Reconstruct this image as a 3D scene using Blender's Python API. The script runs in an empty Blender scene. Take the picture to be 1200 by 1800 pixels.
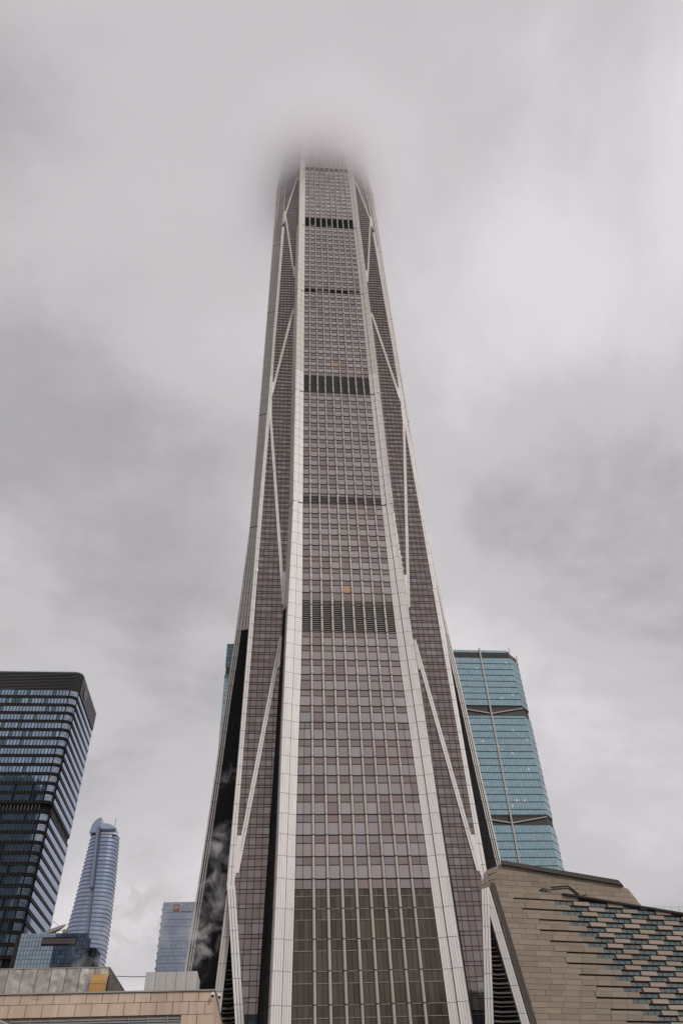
import bpy, math, random
from math import radians, sin, cos, sqrt, pi, floor
from mathutils import Vector, Matrix
random.seed(7)
SC = bpy.context.scene
COL = SC.collection
GROUND = -1.6          # the camera lens is the origin; the pavement lies 1.6 m under it

# ------------------------------------------------------------------ camera
F = 1299.5; PITCH = radians(43.02); ROLL = radians(2.535); YAW = radians(6.36)
cam_data = bpy.data.cameras.new('camera')
cam = bpy.data.objects.new('camera', cam_data); COL.objects.link(cam); SC.camera = cam
cam_data.sensor_fit = 'VERTICAL'; cam_data.sensor_height = 36.0
cam_data.lens = F / 1800.0 * 36.0
cam_data.clip_start = 0.5; cam_data.clip_end = 20000
def look(yaw, pitch, roll):
    f = Vector((sin(yaw) * cos(pitch), cos(yaw) * cos(pitch), sin(pitch)))
    r = Vector((cos(yaw), -sin(yaw), 0)); u = r.cross(f)
    r2 = r * cos(roll) - u * sin(roll); u2 = r * sin(roll) + u * cos(roll)
    return Matrix((r2, u2, -f)).transposed()
cam.rotation_mode = 'QUATERNION'
cam.rotation_quaternion = look(YAW, PITCH, ROLL).to_quaternion()
SC.render.resolution_x = 682; SC.render.resolution_y = 1024

# ------------------------------------------------------------------ overcast sky
SUN_EL = radians(40); SUN_AZ = radians(145)      # behind the camera to the right, clockwise from +Y
w = bpy.data.worlds.new('World'); SC.world = w; w.use_nodes = True
nt = w.node_tree; nt.nodes.clear()
def N(nt, t, **k):
    n = nt.nodes.new(t)
    for a, b in k.items(): setattr(n, a, b)
    return n
out = N(nt, 'ShaderNodeOutputWorld'); bg = N(nt, 'ShaderNodeBackground'); bg.inputs['Strength'].default_value = 0.1
sky = N(nt, 'ShaderNodeTexSky', sky_type='NISHITA', sun_disc=False, sun_elevation=SUN_EL, sun_rotation=SUN_AZ)
tc = N(nt, 'ShaderNodeTexCoord'); sep = N(nt, 'ShaderNodeSeparateXYZ')
nt.links.new(tc.outputs['Generated'], sep.inputs[0])
zz = N(nt, 'ShaderNodeMath', operation='MAXIMUM'); zz.inputs[1].default_value = 0.0
nt.links.new(sep.outputs['Z'], zz.inputs[0])
za = N(nt, 'ShaderNodeMath', operation='ADD'); za.inputs[1].default_value = 0.28; nt.links.new(zz.outputs[0], za.inputs[0])
cmb = N(nt, 'ShaderNodeCombineXYZ')
for ax in 'XY':
    d = N(nt, 'ShaderNodeMath', operation='DIVIDE'); nt.links.new(sep.outputs[ax], d.inputs[0]); nt.links.new(za.outputs[0], d.inputs[1])
    nt.links.new(d.outputs[0], cmb.inputs[ax])
def noise(nt, vec, scale, detail=4, rough=.5, dist=0, off=(0, 0, 0)):
    m = N(nt, 'ShaderNodeMapping'); m.inputs['Location'].default_value = off; nt.links.new(vec, m.inputs[0])
    n = N(nt, 'ShaderNodeTexNoise'); n.inputs['Scale'].default_value = scale; n.inputs['Detail'].default_value = detail
    n.inputs['Roughness'].default_value = rough; n.inputs['Distortion'].default_value = dist
    nt.links.new(m.outputs[0], n.inputs['Vector']); return n.outputs[0]
n1 = noise(nt, cmb.outputs[0], 1.5, 9, .56, .45, (3.7, 1.9, .4)); n2 = noise(nt, cmb.outputs[0], 4.2, 8, .6, .35, (8.1, 4.2, 0))
ad = N(nt, 'ShaderNodeMath', operation='MULTIPLY_ADD'); ad.inputs[1].default_value = .30
nt.links.new(n2, ad.inputs[0]); nt.links.new(n1, ad.inputs[2])
cr = N(nt, 'ShaderNodeValToRGB'); cr.color_ramp.interpolation = 'EASE'
e = cr.color_ramp.elements
e[0].position = .42; e[0].color = (.42, .405, .42, 1)
e[1].position = .90; e[1].color = (.760, .722, .745, 1)
el = e.new(.64); el.color = (.585, .562, .580, 1)
# broad brighter and darker banks of cloud
def pixdir(x, y):
    dx = x - 600; dy = y - 900; X = dx * cos(.04424) - dy * sin(.04424); Y = dx * sin(.04424) + dy * cos(.04424)
    u = X / F; v = -Y / F; wy = cos(PITCH) - v * sin(PITCH)
    return Vector((u * cos(YAW) + wy * sin(YAW), -u * sin(YAW) + wy * cos(YAW), sin(PITCH) + v * cos(PITCH))).normalized()
acc = ad.outputs[0]
for px, py, sg, amp in ((600, -100, 24, .10), (60, 900, 11, -.10), (60, 1080, 7, .08), (850, 640, 9, .11), (1130, 420, 9, .09), (1150, 860, 11, -.11), (900, 1020, 7, -.05), (1150, 1500, 10, .16), (250, 1650, 9, .12), (380, 1250, 8, -.03), (150, 500, 12, .04)):
    amp *= .68; dt = N(nt, 'ShaderNodeVectorMath', operation='DOT_PRODUCT'); dt.inputs[1].default_value = pixdir(px, py); nt.links.new(tc.outputs['Generated'], dt.inputs[0])
    mr_ = N(nt, 'ShaderNodeMapRange', interpolation_type='SMOOTHSTEP'); mr_.inputs[1].default_value = cos(radians(sg * 1.5)); mr_.inputs[2].default_value = 1.0; nt.links.new(dt.outputs['Value'], mr_.inputs[0])
    ma = N(nt, 'ShaderNodeMath', operation='MULTIPLY_ADD'); ma.inputs[1].default_value = amp; nt.links.new(mr_.outputs[0], ma.inputs[0]); nt.links.new(acc, ma.inputs[2]); acc = ma.outputs[0]
nt.links.new(acc, cr.inputs[0])
sc10 = N(nt, 'ShaderNodeVectorMath', operation='SCALE'); sc10.inputs['Scale'].default_value = 10.0
nt.links.new(cr.outputs[0], sc10.inputs[0])
mix = N(nt, 'ShaderNodeMix', data_type='RGBA'); mix.inputs[0].default_value = .97
nt.links.new(sky.outputs[0], mix.inputs[6]); nt.links.new(sc10.outputs[0], mix.inputs[7])
nt.links.new(mix.outputs[2], bg.inputs[0]); nt.links.new(bg.outputs[0], out.inputs[0])

sun_d = bpy.data.lights.new('sun', 'SUN'); sun_d.energy = 1.5; sun_d.angle = radians(12); sun_d.color = (1, .965, .93)
sun = bpy.data.objects.new('sun', sun_d); COL.objects.link(sun)
sdir = Vector((sin(SUN_AZ) * cos(SUN_EL), cos(SUN_AZ) * cos(SUN_EL), sin(SUN_EL)))
sdir = Vector((sdir.x, sdir.y if sdir.y < 0 else -sdir.y, sdir.z))
sun.rotation_mode = 'QUATERNION'; sun.rotation_quaternion = sdir.to_track_quat('Z', 'Y'); sun.location = (0, 0, 700)
SC.view_settings.view_transform = 'Standard'; SC.view_settings.look = 'None'
SC.view_settings.exposure = 0.0; SC.view_settings.gamma = 1.0; SC.view_settings.use_curve_mapping = False
SC.render.engine = 'CYCLES'
SC.cycles.use_denoising = True
SC.cycles.max_bounces = 12; SC.cycles.volume_bounces = 10
SC.cycles.volume_step_rate = 1.0; SC.cycles.volume_max_steps = 96

# ------------------------------------------------------------------ helpers
def ray(x, y):
    dx = x - 600; dy = y - 900
    X = dx * cos(ROLL) - dy * sin(ROLL); Y = dx * sin(ROLL) + dy * cos(ROLL)
    u = X / F; v = -Y / F
    wx = u; wy = cos(PITCH) - v * sin(PITCH); wz = sin(PITCH) + v * cos(PITCH)
    return Vector((wx * cos(YAW) + wy * sin(YAW), -wx * sin(YAW) + wy * cos(YAW), wz))
def onY(x, y, Y): r = ray(x, y); return r * (Y / r.y)
def onX(x, y, X): r = ray(x, y); return r * (X / r.x)
def onZ(x, y, Z): r = ray(x, y); return r * (Z / r.z)
def lerp(t, zs, vs):
    if t <= zs[0]: return vs[0]
    for i in range(len(zs) - 1):
        if t <= zs[i + 1]:
            k = (t - zs[i]) / (zs[i + 1] - zs[i]); return vs[i] + k * (vs[i + 1] - vs[i])
    return vs[-1]

class MB:
    def __init__(s): s.v = []; s.f = []; s.m = []
    def face(s, pts, m=0):
        b = len(s.v); s.v += [tuple(p) for p in pts]; s.f.append(tuple(range(b, b + len(pts)))); s.m.append(m)
    def prism(s, front, off, m=0, back=True):
        """front: 3-D polygon; off: vector to its back side"""
        n = len(front); b = len(s.v); o = Vector(off)
        s.v += [tuple(Vector(p)) for p in front] + [tuple(Vector(p) + o) for p in front]
        s.f.append(tuple(range(b, b + n))); s.m.append(m)
        if back: s.f.append(tuple(range(b + 2 * n - 1, b + n - 1, -1))); s.m.append(m)
        for i in range(n):
            j = (i + 1) % n
            s.f.append((b + j, b + i, b + n + i, b + n + j)); s.m.append(m)
    def box(s, x0, x1, y0, y1, z0, z1, m=0):
        s.prism([(x0, y0, z0), (x1, y0, z0), (x1, y0, z1), (x0, y0, z1)], (0, y1 - y0, 0), m)
    def tube(s, path, r, n=8, m=0, caps=True):
        path = [Vector(p) for p in path]; rings = []
        for i, p in enumerate(path):
            t = (path[min(i + 1, len(path) - 1)] - path[max(i - 1, 0)]).normalized()
            a = t.cross(Vector((0, 0, 1)))
            if a.length < .01: a = t.cross(Vector((1, 0, 0)))
            a.normalize(); c = t.cross(a)
            rr = r[i] if isinstance(r, (list, tuple)) else r
            b = len(s.v); s.v += [tuple(p + a * rr * cos(2 * pi * k / n) + c * rr * sin(2 * pi * k / n)) for k in range(n)]
            rings.append(b)
        for i in range(len(rings) - 1):
            for k in range(n):
                k2 = (k + 1) % n; s.f.append((rings[i] + k, rings[i] + k2, rings[i + 1] + k2, rings[i + 1] + k)); s.m.append(m)
        if caps:
            s.f.append(tuple(rings[0] + k for k in range(n))[::-1]); s.m.append(m)
            s.f.append(tuple(rings[-1] + k for k in range(n))); s.m.append(m)
    def build(s, name, mats, parent=None, origin=None, smooth=False, fix=True):
        if not s.f: return None
        me = bpy.data.meshes.new(name)
        o = Vector(origin) if origin is not None else Vector((0, 0, 0))
        me.from_pydata([tuple(Vector(v) - o) for v in s.v], [], s.f)
        if not isinstance(mats, (list, tuple)): mats = [mats]
        for m in mats: me.materials.append(m)
        if len(mats) > 1: me.polygons.foreach_set('material_index', s.m)
        if smooth: me.polygons.foreach_set('use_smooth', [True] * len(s.f))
        me.update()
        ob = bpy.data.objects.new(name, me); COL.objects.link(ob); ob.location = o
        if parent is not None: ob.parent = parent
        return ob
def tag(o, label=None, cat=None, group=None, kind=None):
    if label: o['label'] = label
    if cat: o['category'] = cat
    if group: o['group'] = group
    if kind: o['kind'] = kind
    return o
def empty(name, loc, label=None, cat=None, group=None):
    o = bpy.data.objects.new(name, None); COL.objects.link(o); o.location = loc; o.empty_display_size = 1
    return tag(o, label, cat, group)
def part(mb, name, mat, parent, kind=None, smooth=False):
    """mesh given in world coordinates, linked under an unrotated empty"""
    o = mb.build(name, mat, parent, smooth=smooth)
    if o is None: return None
    base = parent.location
    p = parent
    while p.parent is not None: p = p.parent; base = base + p.location
    o.location = -base
    if kind: o['kind'] = kind
    return o

# ------------------------------------------------------------------ materials
def mat(name, base, rough=.6, metal=0.0, var=0.0, hue=0.0, dirt=0.0, dirt_scale=.3, spec=.5, bump=0.0, bump_scale=8, wav=0.0, wav_scale=.4, dirt_col=None, streak=False, alt=None, alt_p=0.0):
    m = bpy.data.materials.new(name); m.use_nodes = True; t = m.node_tree; b = t.nodes['Principled BSDF']
    b.inputs['Roughness'].default_value = rough; b.inputs['Metallic'].default_value = metal
    b.inputs['Specular IOR Level'].default_value = spec
    L = t.links.new
    rgb = N(t, 'ShaderNodeRGB'); rgb.outputs[0].default_value = (*base, 1); c = rgb.outputs[0]
    g = N(t, 'ShaderNodeNewGeometry'); oi = N(t, 'ShaderNodeObjectInfo')
    ra = N(t, 'ShaderNodeMath', operation='MULTIPLY_ADD'); ra.inputs[1].default_value = 7.31; L(oi.outputs['Random'], ra.inputs[0]); L(g.outputs['Random Per Island'], ra.inputs[2])
    fr = N(t, 'ShaderNodeMath', operation='FRACT'); L(ra.outputs[0], fr.inputs[0]); rnd = fr.outputs[0]
    if var or hue:
        h = N(t, 'ShaderNodeHueSaturation')
        mr = N(t, 'ShaderNodeMapRange'); mr.inputs[3].default_value = 1 - var; mr.inputs[4].default_value = 1 + var; L(rnd, mr.inputs[0]); L(mr.outputs[0], h.inputs['Value'])
        if hue:
            r2 = N(t, 'ShaderNodeMath', operation='MULTIPLY'); r2.inputs[1].default_value = 17.3; L(rnd, r2.inputs[0])
            f2 = N(t, 'ShaderNodeMath', operation='FRACT'); L(r2.outputs[0], f2.inputs[0])
            mr2 = N(t, 'ShaderNodeMapRange'); mr2.inputs[3].default_value = 1 - hue; mr2.inputs[4].default_value = 1 + hue; L(f2.outputs[0], mr2.inputs[0]); L(mr2.outputs[0], h.inputs['Saturation'])
        L(c, h.inputs['Color']); c = h.outputs[0]
    if alt:
        r3 = N(t, 'ShaderNodeMath', operation='MULTIPLY'); r3.inputs[1].default_value = 31.7; L(rnd, r3.inputs[0])
        f3 = N(t, 'ShaderNodeMath', operation='FRACT'); L(r3.outputs[0], f3.inputs[0])
        lt = N(t, 'ShaderNodeMath', operation='LESS_THAN'); lt.inputs[1].default_value = alt_p; L(f3.outputs[0], lt.inputs[0])
        mx = N(t, 'ShaderNodeMix', data_type='RGBA'); L(lt.outputs[0], mx.inputs[0]); L(c, mx.inputs[6]); mx.inputs[7].default_value = (*alt, 1); c = mx.outputs[2]
    pos = g.outputs['Position']
    if dirt:
        mp = N(t, 'ShaderNodeMapping'); mp.inputs['Scale'].default_value = (1, 1, .12 if streak else 1); L(pos, mp.inputs[0])
        n = noise(t, mp.outputs[0], dirt_scale, 6, .62, .3)
        n2 = noise(t, mp.outputs[0], dirt_scale * 6, 4, .6)
        s = N(t, 'ShaderNodeMath', operation='MULTIPLY_ADD'); s.inputs[1].default_value = .35; L(n2, s.inputs[0]); L(n, s.inputs[2])
        mr = N(t, 'ShaderNodeMapRange'); mr.inputs[1].default_value = .52; mr.inputs[2].default_value = .92; mr.inputs[3].default_value = 0; mr.inputs[4].default_value = dirt; L(s.outputs[0], mr.inputs[0])
        mx = N(t, 'ShaderNodeMix', data_type='RGBA'); L(mr.outputs[0], mx.inputs[0]); L(c, mx.inputs[6])
        dc = dirt_col or tuple(v * .35 for v in base); mx.inputs[7].default_value = (*dc, 1); c = mx.outputs[2]
    L(c, b.inputs['Base Color'])
    if bump or wav:
        bp = N(t, 'ShaderNodeBump'); bp.inputs['Distance'].default_value = bump or wav
        # every pane is set a touch out of true, so its noise is offset by its own number
        cx = N(t, 'ShaderNodeCombineXYZ'); k = N(t, 'ShaderNodeMath', operation='MULTIPLY'); k.inputs[1].default_value = 200.0
        L(rnd, k.inputs[0]); L(k.outputs[0], cx.inputs['Z']); va = N(t, 'ShaderNodeVectorMath', operation='ADD'); L(pos, va.inputs[0])
        if wav: L(cx.outputs[0], va.inputs[1])
        n = noise(t, va.outputs[0], wav_scale if wav else bump_scale, 1 if wav else 6, .5)
        L(n, bp.inputs['Height']); L(bp.outputs[0], b.inputs['Normal'])
    return m
M = {}
M['white'] = mat('pale_cladding', (.83, .79, .75), .45, 0, .05, 0, .35, .05, dirt_col=(.38, .34, .29), streak=True)
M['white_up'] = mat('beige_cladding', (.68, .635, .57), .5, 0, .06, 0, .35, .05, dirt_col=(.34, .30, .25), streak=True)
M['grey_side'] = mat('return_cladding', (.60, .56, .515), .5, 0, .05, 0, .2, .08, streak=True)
M['black'] = mat('black_stone', (.009, .009, .010), .7, 0, .25, 0, .3, .2, spec=.15, dirt_col=(.02, .02, .02))
M['void'] = mat('dark_void', (.006, .006, .007), .8)
M['joint'] = mat('joint', (.045, .035, .034), .7)
M['vision'] = mat('vision_glass', (.415, .37, .355), .06, .82, .11, .3, 0, wav=.02, wav_scale=.35, alt=(.31, .25, .24), alt_p=.14)
M['spandrel'] = mat('spandrel_glass', (.305, .25, .235), .10, .82, .11, .35, 0, wav=.01, wav_scale=.35, alt=(.31, .275, .27), alt_p=.15)
M['cglass'] = mat('corner_glass', (.262, .217, .20), .08, .82, .13, .35, 0, wav=.02, wav_scale=.35, alt=(.31, .285, .29), alt_p=.08)
M['lobby'] = mat('lobby_glass', (.10, .082, .062), .22, .45, .28, .3, .5, .9, dirt_col=(.055, .045, .035), streak=True)
M['lobby_low'] = mat('low_dark_glass', (.035, .037, .045), .08, .5, .3)
M['mull'] = mat('steel_mullion', (.44, .40, .34), .45, 0, .05, 0, .3, .3, dirt_col=(.25, .22, .18), streak=True)
M['mull_up'] = mat('upper_mullion', (.36, .33, .285), .45, 0, .05, 0, .3, .3, dirt_col=(.2, .18, .15), streak=True)  # darker tone for the mullions of the upper storeys
M['transom'] = mat('transom_steel', (.30, .27, .235), .5, dirt=.2)
M['blade'] = mat('louver_blade', (.34, .315, .285), .5, .2, .1)
M['bladek'] = mat('black_louver', (.012, .012, .013), .8, spec=0.05)
M['blind'] = mat('orange_blind', (.42, .25, .12), .5)
M['ledge'] = mat('ledge', (.10, .088, .078), .6, 0, .15)

# ------------------------------------------------------------------ ground
g = MB(); g.box(-9000, 9000, -9000, 9000, GROUND - 1, GROUND)
M['paving'] = mat('paving', (.30, .29, .28), .8, dirt=.4, dirt_scale=.15)
tag(g.build('ground', M['paving']), kind='structure')

# ------------------------------------------------------------------ the supertall tower (local axes: front is -Y)
TX, TY = 19.43, 199.07
T = empty('skyscraper', (TX, TY, GROUND), 'very tall tapering tower of pale stone and pink glass, its top lost in cloud', 'skyscraper')
ZH = [0, 30, 48, 60, 80, 100, 114, 130, 163.6, 221.6, 294, 357, 425, 445, 470, 520]
VH = [38.2, 36.5, 35.4, 34.6, 33.4, 32.4, 31.5, 30.7, 29.2, 28.7, 28.1, 27.75, 27.45, 26.3, 24.6, 21]
Hf = lambda z: lerp(z, ZH, VH)
hf = lambda z: Hf(z) - .9
ZA = [0, 30, 40, 48, 60, 80, 100, 113, 130, 163, 190, 221, 260, 294, 357, 425, 445, 520]
VA = [19.0, 18.32, 18.1, 17.95, 17.73, 17.53, 17.15, 16.87, 16.43, 15.7, 15.7, 15.55, 15.42, 15.33, 15.03, 14.8, 14.2, 11.5]
af = lambda z: lerp(z, ZA, VA)
VB = [15.0, 14.6, 14.38, 14.22, 14.05, 13.63, 13.07, 12.86, 12.75, 12.67, 12.6, 12.52, 12.45, 12.38, 12.2, 12.1, 11.7, 9.5]
bf = lambda z: lerp(z, ZA, VB)
ZK = [0, 50, 60, 80, 113, 163, 190, 221, 260, 294, 357, 375, 425, 520]
VC = [28.3, 28.3, 28.1, 27.7, 27.2, 26.4, 25.9, 25.35, 25.0, 24.4, 23.5, 23.2, 22.5, 18]
cf = lambda z: lerp(z, ZK, VC)
VKI = [19.6, 26.9, 27.05, 26.75, 26.15, 25.4, 24.95, 24.4, 24.1, 23.4, 22.5, 22.2, 16.4, 13]
ki = lambda z: lerp(z, ZK, VKI)
VE = [21.8, 20.2, 19.8, 19.14, 18.2, 16.9, 16.9, 16.95, 16.85, 16.7, 16.35, 16.2, 15.9, 13]
ef = lambda z: lerp(z, ZK, VE)
spf = lambda z: lerp(z, [0, 200, 357, 425, 520], [2.95, 2.95, 2.79, 2.75, 2.3])
Q = lambda x, y, z: (x, y, z)

levels = [GROUND, 4.7, 10.25, 15.8, 21.35, 26.95, 32.5, 38.0, 43.6, 49.35]      # lobby levels, then floors
def run(z0, z1, n): return [z0 + (z1 - z0) * i / n for i in range(1, n + 1)]
levels += run(49.35, 113.2, 14) + run(113.2, 163.6, 11) + run(163.6, 221.6, 13) + run(221.6, 293.9, 17) + run(293.9, 356.6, 14) + run(356.6, 425, 15) + run(425, 505, 18)
belts = [(113.2, 124.0, 0), (163.6, 166.9, 0), (221.6, 232.3, 0), (293.9, 296.8, 1), (356.6, 366.4, 1), (425, 430, 1)]
TOPZ = 505

def tp(x, y, z): return (x, y, z - GROUND)          # tower mesh coordinates (empty stands on the ground)
def fq(xl0, xr0, xl1, xr1, y0, y1, z0, z1):
    """quad on a leaning plane: bottom edge at y0/z0, top at y1/z1 (front side towards -Y)"""
    return [tp(xl0, y0, z0), tp(xr0, y0, z0), tp(xr1, y1, z1), tp(xl1, y1, z1)]
CURZ = [0]
class Sink:
    """collects pieces: the first 300 of a kind become parts of their own, the rest one joined part"""
    def __init__(s, name, mat, limit=300, single=True): s.name, s.mat, s.limit, s.n, s.rest, s.single = name, mat, limit, 0, MB(), single
    def add(s, fn):
        if s.single and s.n < s.limit and CURZ[0] > 22:
            m = MB(); fn(m); m.build(s.name, s.mat, T); s.n += 1
        else: fn(s.rest)
    def done(s, name=None):
        o = s.rest.build(name or s.name, s.mat, T)
        if o: o['kind'] = 'stuff'
        return o

def build_side(front):
    """one of the four sides of the tower. front=True: single parts; returns the joined meshes otherwise"""
    S = {}
    def sink(k, name, m, lim=300):
        S[k] = Sink(name, M[m], lim, front); return S[k]
    vis = sink('vis', 'window_pane', 'vision'); spa = sink('spa', 'spandrel_panel', 'spandrel')
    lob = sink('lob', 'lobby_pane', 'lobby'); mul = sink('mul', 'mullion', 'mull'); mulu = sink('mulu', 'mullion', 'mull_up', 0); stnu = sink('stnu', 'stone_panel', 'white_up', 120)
    cg = sink('cg', 'corner_pane', 'cglass'); stn = sink('stn', 'stone_panel', 'white')
    ret = sink('ret', 'side_panel', 'grey_side', 300); blk = sink('blk', 'black_panel', 'black', 300)
    br = sink('br', 'brace_panel', 'white'); bru = sink('bru', 'brace_panel', 'white_up'); arr = sink('arr', 'corner_panel', 'white', 300)
    bars = MB(); lou = sink('lou', 'louver_blade', 'blade'); tra = sink('tra', 'transom', 'transom', 300); kb = MB()
    back = MB(); low = sink('low', 'low_pane', 'lobby_low'); fac = sink('fac', 'facet_pane', 'spandrel', 1)
    joint_m = sink('jt', 'expansion_joint', 'joint')
    def slab(m, q, d): m.prism(q, (0, d, 0))
    for i in range(len(levels) - 1):
        z0, z1 = levels[i], levels[i + 1]; fl = z1 - z0; lobby = z1 < 49.5; CURZ[0] = z1
        # ---- backing behind the glass
        h0, h1 = hf(z0), hf(z1)
        back.face(fq(-bf(z0) - .1, bf(z0) + .1, -bf(z1) - .1, bf(z1) + .1, -h0 + .28, -h1 + .28, z0, z1))
        for s in (-1, 1):
            q = [(s * ef(z0), z0), (s * (ki(z0) + .3), z0), (s * (ki(z1) + .3), z1), (s * ef(z1), z1)]
            if s < 0: q = [q[1], q[0], q[3], q[2]]
            back.face([tp(x, -cf(z) + .25, z) for x, z in q])
        # ---- front bays
        near = z1 < 300
        in_b = None
        for b0, b1, k in belts:
            if z0 < b1 - .1 and z1 > b0 + .1: in_b = (b0, b1, k)
        xs0 = [-bf(z0)] + [spf(z0) * (j - 3.5) for j in range(8)] + [bf(z0)]
        xs1 = [-bf(z1)] + [spf(z1) * (j - 3.5) for j in range(8)] + [bf(z1)]
        sp = z1 - .36 * fl
        def xa(k, z):
            t = (z - z0) / fl; return xs0[k] + (xs1[k] - xs0[k]) * t
        for k in range(9):
            gl = .42 if k else .1; gr = .42 if k < 8 else .1
            def pane(sk, za, zb, tilt=None, extra=None):
                cuts = [(gl, gr, 0, 1)]
                wdt = xa(k + 1, za) - xa(k, za)
                if k in (0, 8) and wdt > 3.15:
                    f = .42 if k == 0 else .58
                    cuts = [(gl, 0, 0, f), (0, gr, f, 1)]
                if sk is lob:
                    nn = 4 if k in (0, 8) and wdt > 3.6 else 2
                    cuts = [(gl if c == 0 else 0, gr if c == nn - 1 else 0, c / nn, (c + 1) / nn) for c in range(nn)]
                ty = random.uniform(-.012, .012); tz = random.uniform(-.012, .012)
                for g0, g1, fa, fb in cuts:
                    def X(z, f, g):
                        return xa(k, z) + (xa(k + 1, z) - xa(k, z)) * f + g
                    e0 = .06 if fa > 0 else g0; e1 = -.06 if fb < 1 else -g1
                    if sk is lob: e0 = .03 if fa > 0 else g0; e1 = -.03 if fb < 1 else -g1
                    ya, yb = -hf(za) , -hf(zb)
                    q = [tp(X(za, fa, e0), ya + ty, za), tp(X(za, fb, e1), ya - ty, za), tp(X(zb, fb, e1), yb - ty + tz, zb), tp(X(zb, fa, e0), yb + ty + tz, zb)]
                    sk.add(lambda m, q=q: m.prism(q, (0, .12, 0)))
            if lobby:
                top = z1 if z1 < 49 else 47.44
                if top < 49 and z1 > 49: pane(spa, 47.5, z1 - .1)
                mid = z0 + .64 * (top - z0)
                pane(lob, z0 + .1, mid - .08); pane(lob, mid + .08, top - .08)
                for zt in (z0, mid):
                    q = fq(xa(k, zt) + gl, xa(k + 1, zt) - gr, xa(k, zt) + gl, xa(k + 1, zt) - gr, -hf(zt) - .12, -hf(zt) - .12, zt - .07, zt + .05)
                    tra.add(lambda m, q=q: m.prism(q, (0, .2, 0)))
            else:
                a0, a1 = z0 + .17, z1 - .02
                if in_b:
                    lo, hi = max(z0, in_b[0]), min(z1, in_b[1])
                    if in_b[2] == 0:
                        nb = int((hi - lo) / .64 + .5)
                        for t in range(nb):
                            zt = lo + (t + .5) * (hi - lo) / nb
                            q = fq(xa(k, zt) + gl, xa(k + 1, zt) - gr, xa(k, zt) + gl, xa(k + 1, zt) - gr, -hf(zt) - .05, -hf(zt) + .12, zt - .12, zt + .16)
                            lou.add(lambda m, q=q: m.prism(q, (0, .06, 0)))
                    else:
                        kb.prism(fq(xa(k, lo) + gl, xa(k + 1, lo) - gr, xa(k, hi) + gl, xa(k + 1, hi) - gr, -hf(lo) + .1, -hf(hi) + .1, lo, hi), (0, .1, 0))
                        if random.random() < .3 and fl > 4.4 and abs(lo - in_b[0]) < .1: lou.add(lambda m, q=fq(xa(k, lo + .9) + gl, xa(k + 1, lo + .9) - gr, xa(k, lo + 1.3) + gl, xa(k + 1, lo + 1.3) - gr, -hf(lo), -hf(lo), lo + .9, lo + 1.3): m.prism(q, (0, .1, 0)))
                    if hi < z1 - .5: pane(spa, hi + .15, a1)
                    continue
                if ((abs(z0 - 128.5) < 2.4 and k == 4) or (abs(z0 - 236.7) < 2.2 and k == 4)):
                    bl = sink('blind%d' % i, 'blind', 'blind'); m_save = vis
                    pane(bl, a0, sp - .1); del S['blind%d' % i]
                else: pane(vis, a0, sp - .1)
                pane(spa, sp + .07, a1 - .05)
                for zt, dp, hh in ((z0 + .1, .17, .07), (sp - .02, .12, .06)):
                    bars.prism(fq(xa(k, zt) + .02, xa(k + 1, zt) - .02, xa(k, zt) + .02, xa(k + 1, zt) - .02, -hf(zt) - dp, -hf(zt) - dp, zt - hh, zt + hh), (0, .3, 0))
        # ---- mullions, flared at the foot of every storey
        for j in range(8):
            x0, x1 = spf(z0) * (j - 3.5), spf(z1) * (j - 3.5)
            wd = .34
            def prof(x, y, z, w_, d_): return [tp(x - w_, y, z), tp(x - w_ * .72, y - d_ * .85, z), tp(x, y - d_, z), tp(x + w_ * .72, y - d_ * .85, z), tp(x + w_, y, z)]
            def mk(m):
                A = prof(x0, -h0, z0 + .1, wd, .62); B_ = prof(x1, -h1, z1 - .05, wd * .94, .42); b = len(m.v)
                m.v += A + B_
                for t in range(4): m.f.append((b + t, b + t + 1, b + 6 + t, b + 5 + t)); m.m.append(0)
                m.f.append((b + 4, b + 3, b + 2, b + 1, b)); m.m.append(0); m.f.append((b + 5, b + 6, b + 7, b + 8, b + 9)); m.m.append(0)
            (mul if z0 < 160 else mulu).add(mk)
        # ---- columns, in two planes, the outer one standing proud
        for s in (-1, 1):
            def colpt(f, z, pr=0.0):          # f 0 inner .. 1 outer
                x = bf(z) + (af(z) - bf(z)) * f; y = hf(z) + .9 * f + pr
                return x * s, -y
            for half in (0, 1):
                f0, f1 = (0, .47) if half == 0 else (.49, 1.0); pr = .12 if half == 0 else .42
                nr = 4
                def mkc(m, f0=f0, f1=f1, pr=pr):
                    for r_ in range(nr):
                        fa = f0 + (f1 - f0) * r_ / nr + .007; fb = f0 + (f1 - f0) * (r_ + 1) / nr - .007
                        zb, zt = z0 + .03, z1 - .03
                        pts = []
                        for f, z in ((fa, zb), (fb, zb), (fb, zt), (fa, zt)):
                            x, y = colpt(f, z, pr + (.06 if z == zb else 0)); pts.append(tp(x, y, z))
                        if s < 0: pts = [pts[1], pts[0], pts[3], pts[2]]
                        m.prism(pts, (0, .22, 0))
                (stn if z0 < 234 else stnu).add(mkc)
            # dark core of the column
            pts = [(bf(z0) - .05, -h0 + .2, z0), (af(z0) , -Hf(z0) + .05, z0), (af(z1), -Hf(z1) + .05, z1), (bf(z1) - .05, -h1 + .2, z1)]
            pts = [tp(s * x, y, z) for x, y, z in pts]
            if s < 0: pts = [pts[1], pts[0], pts[3], pts[2]]
            back.face(pts)
            # side return of the column, from its outer edge in to the corner glass
            def rp(f, z, o=0.0):
                x = af(z) + (ef(z) - af(z)) * f; y = (Hf(z) + .4) * (1 - f) + cf(z) * f
                return tp(s * (x + o), -y, z)
            wl = 1.5 / max(1.6, Hf(z0) - cf(z0))
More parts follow.
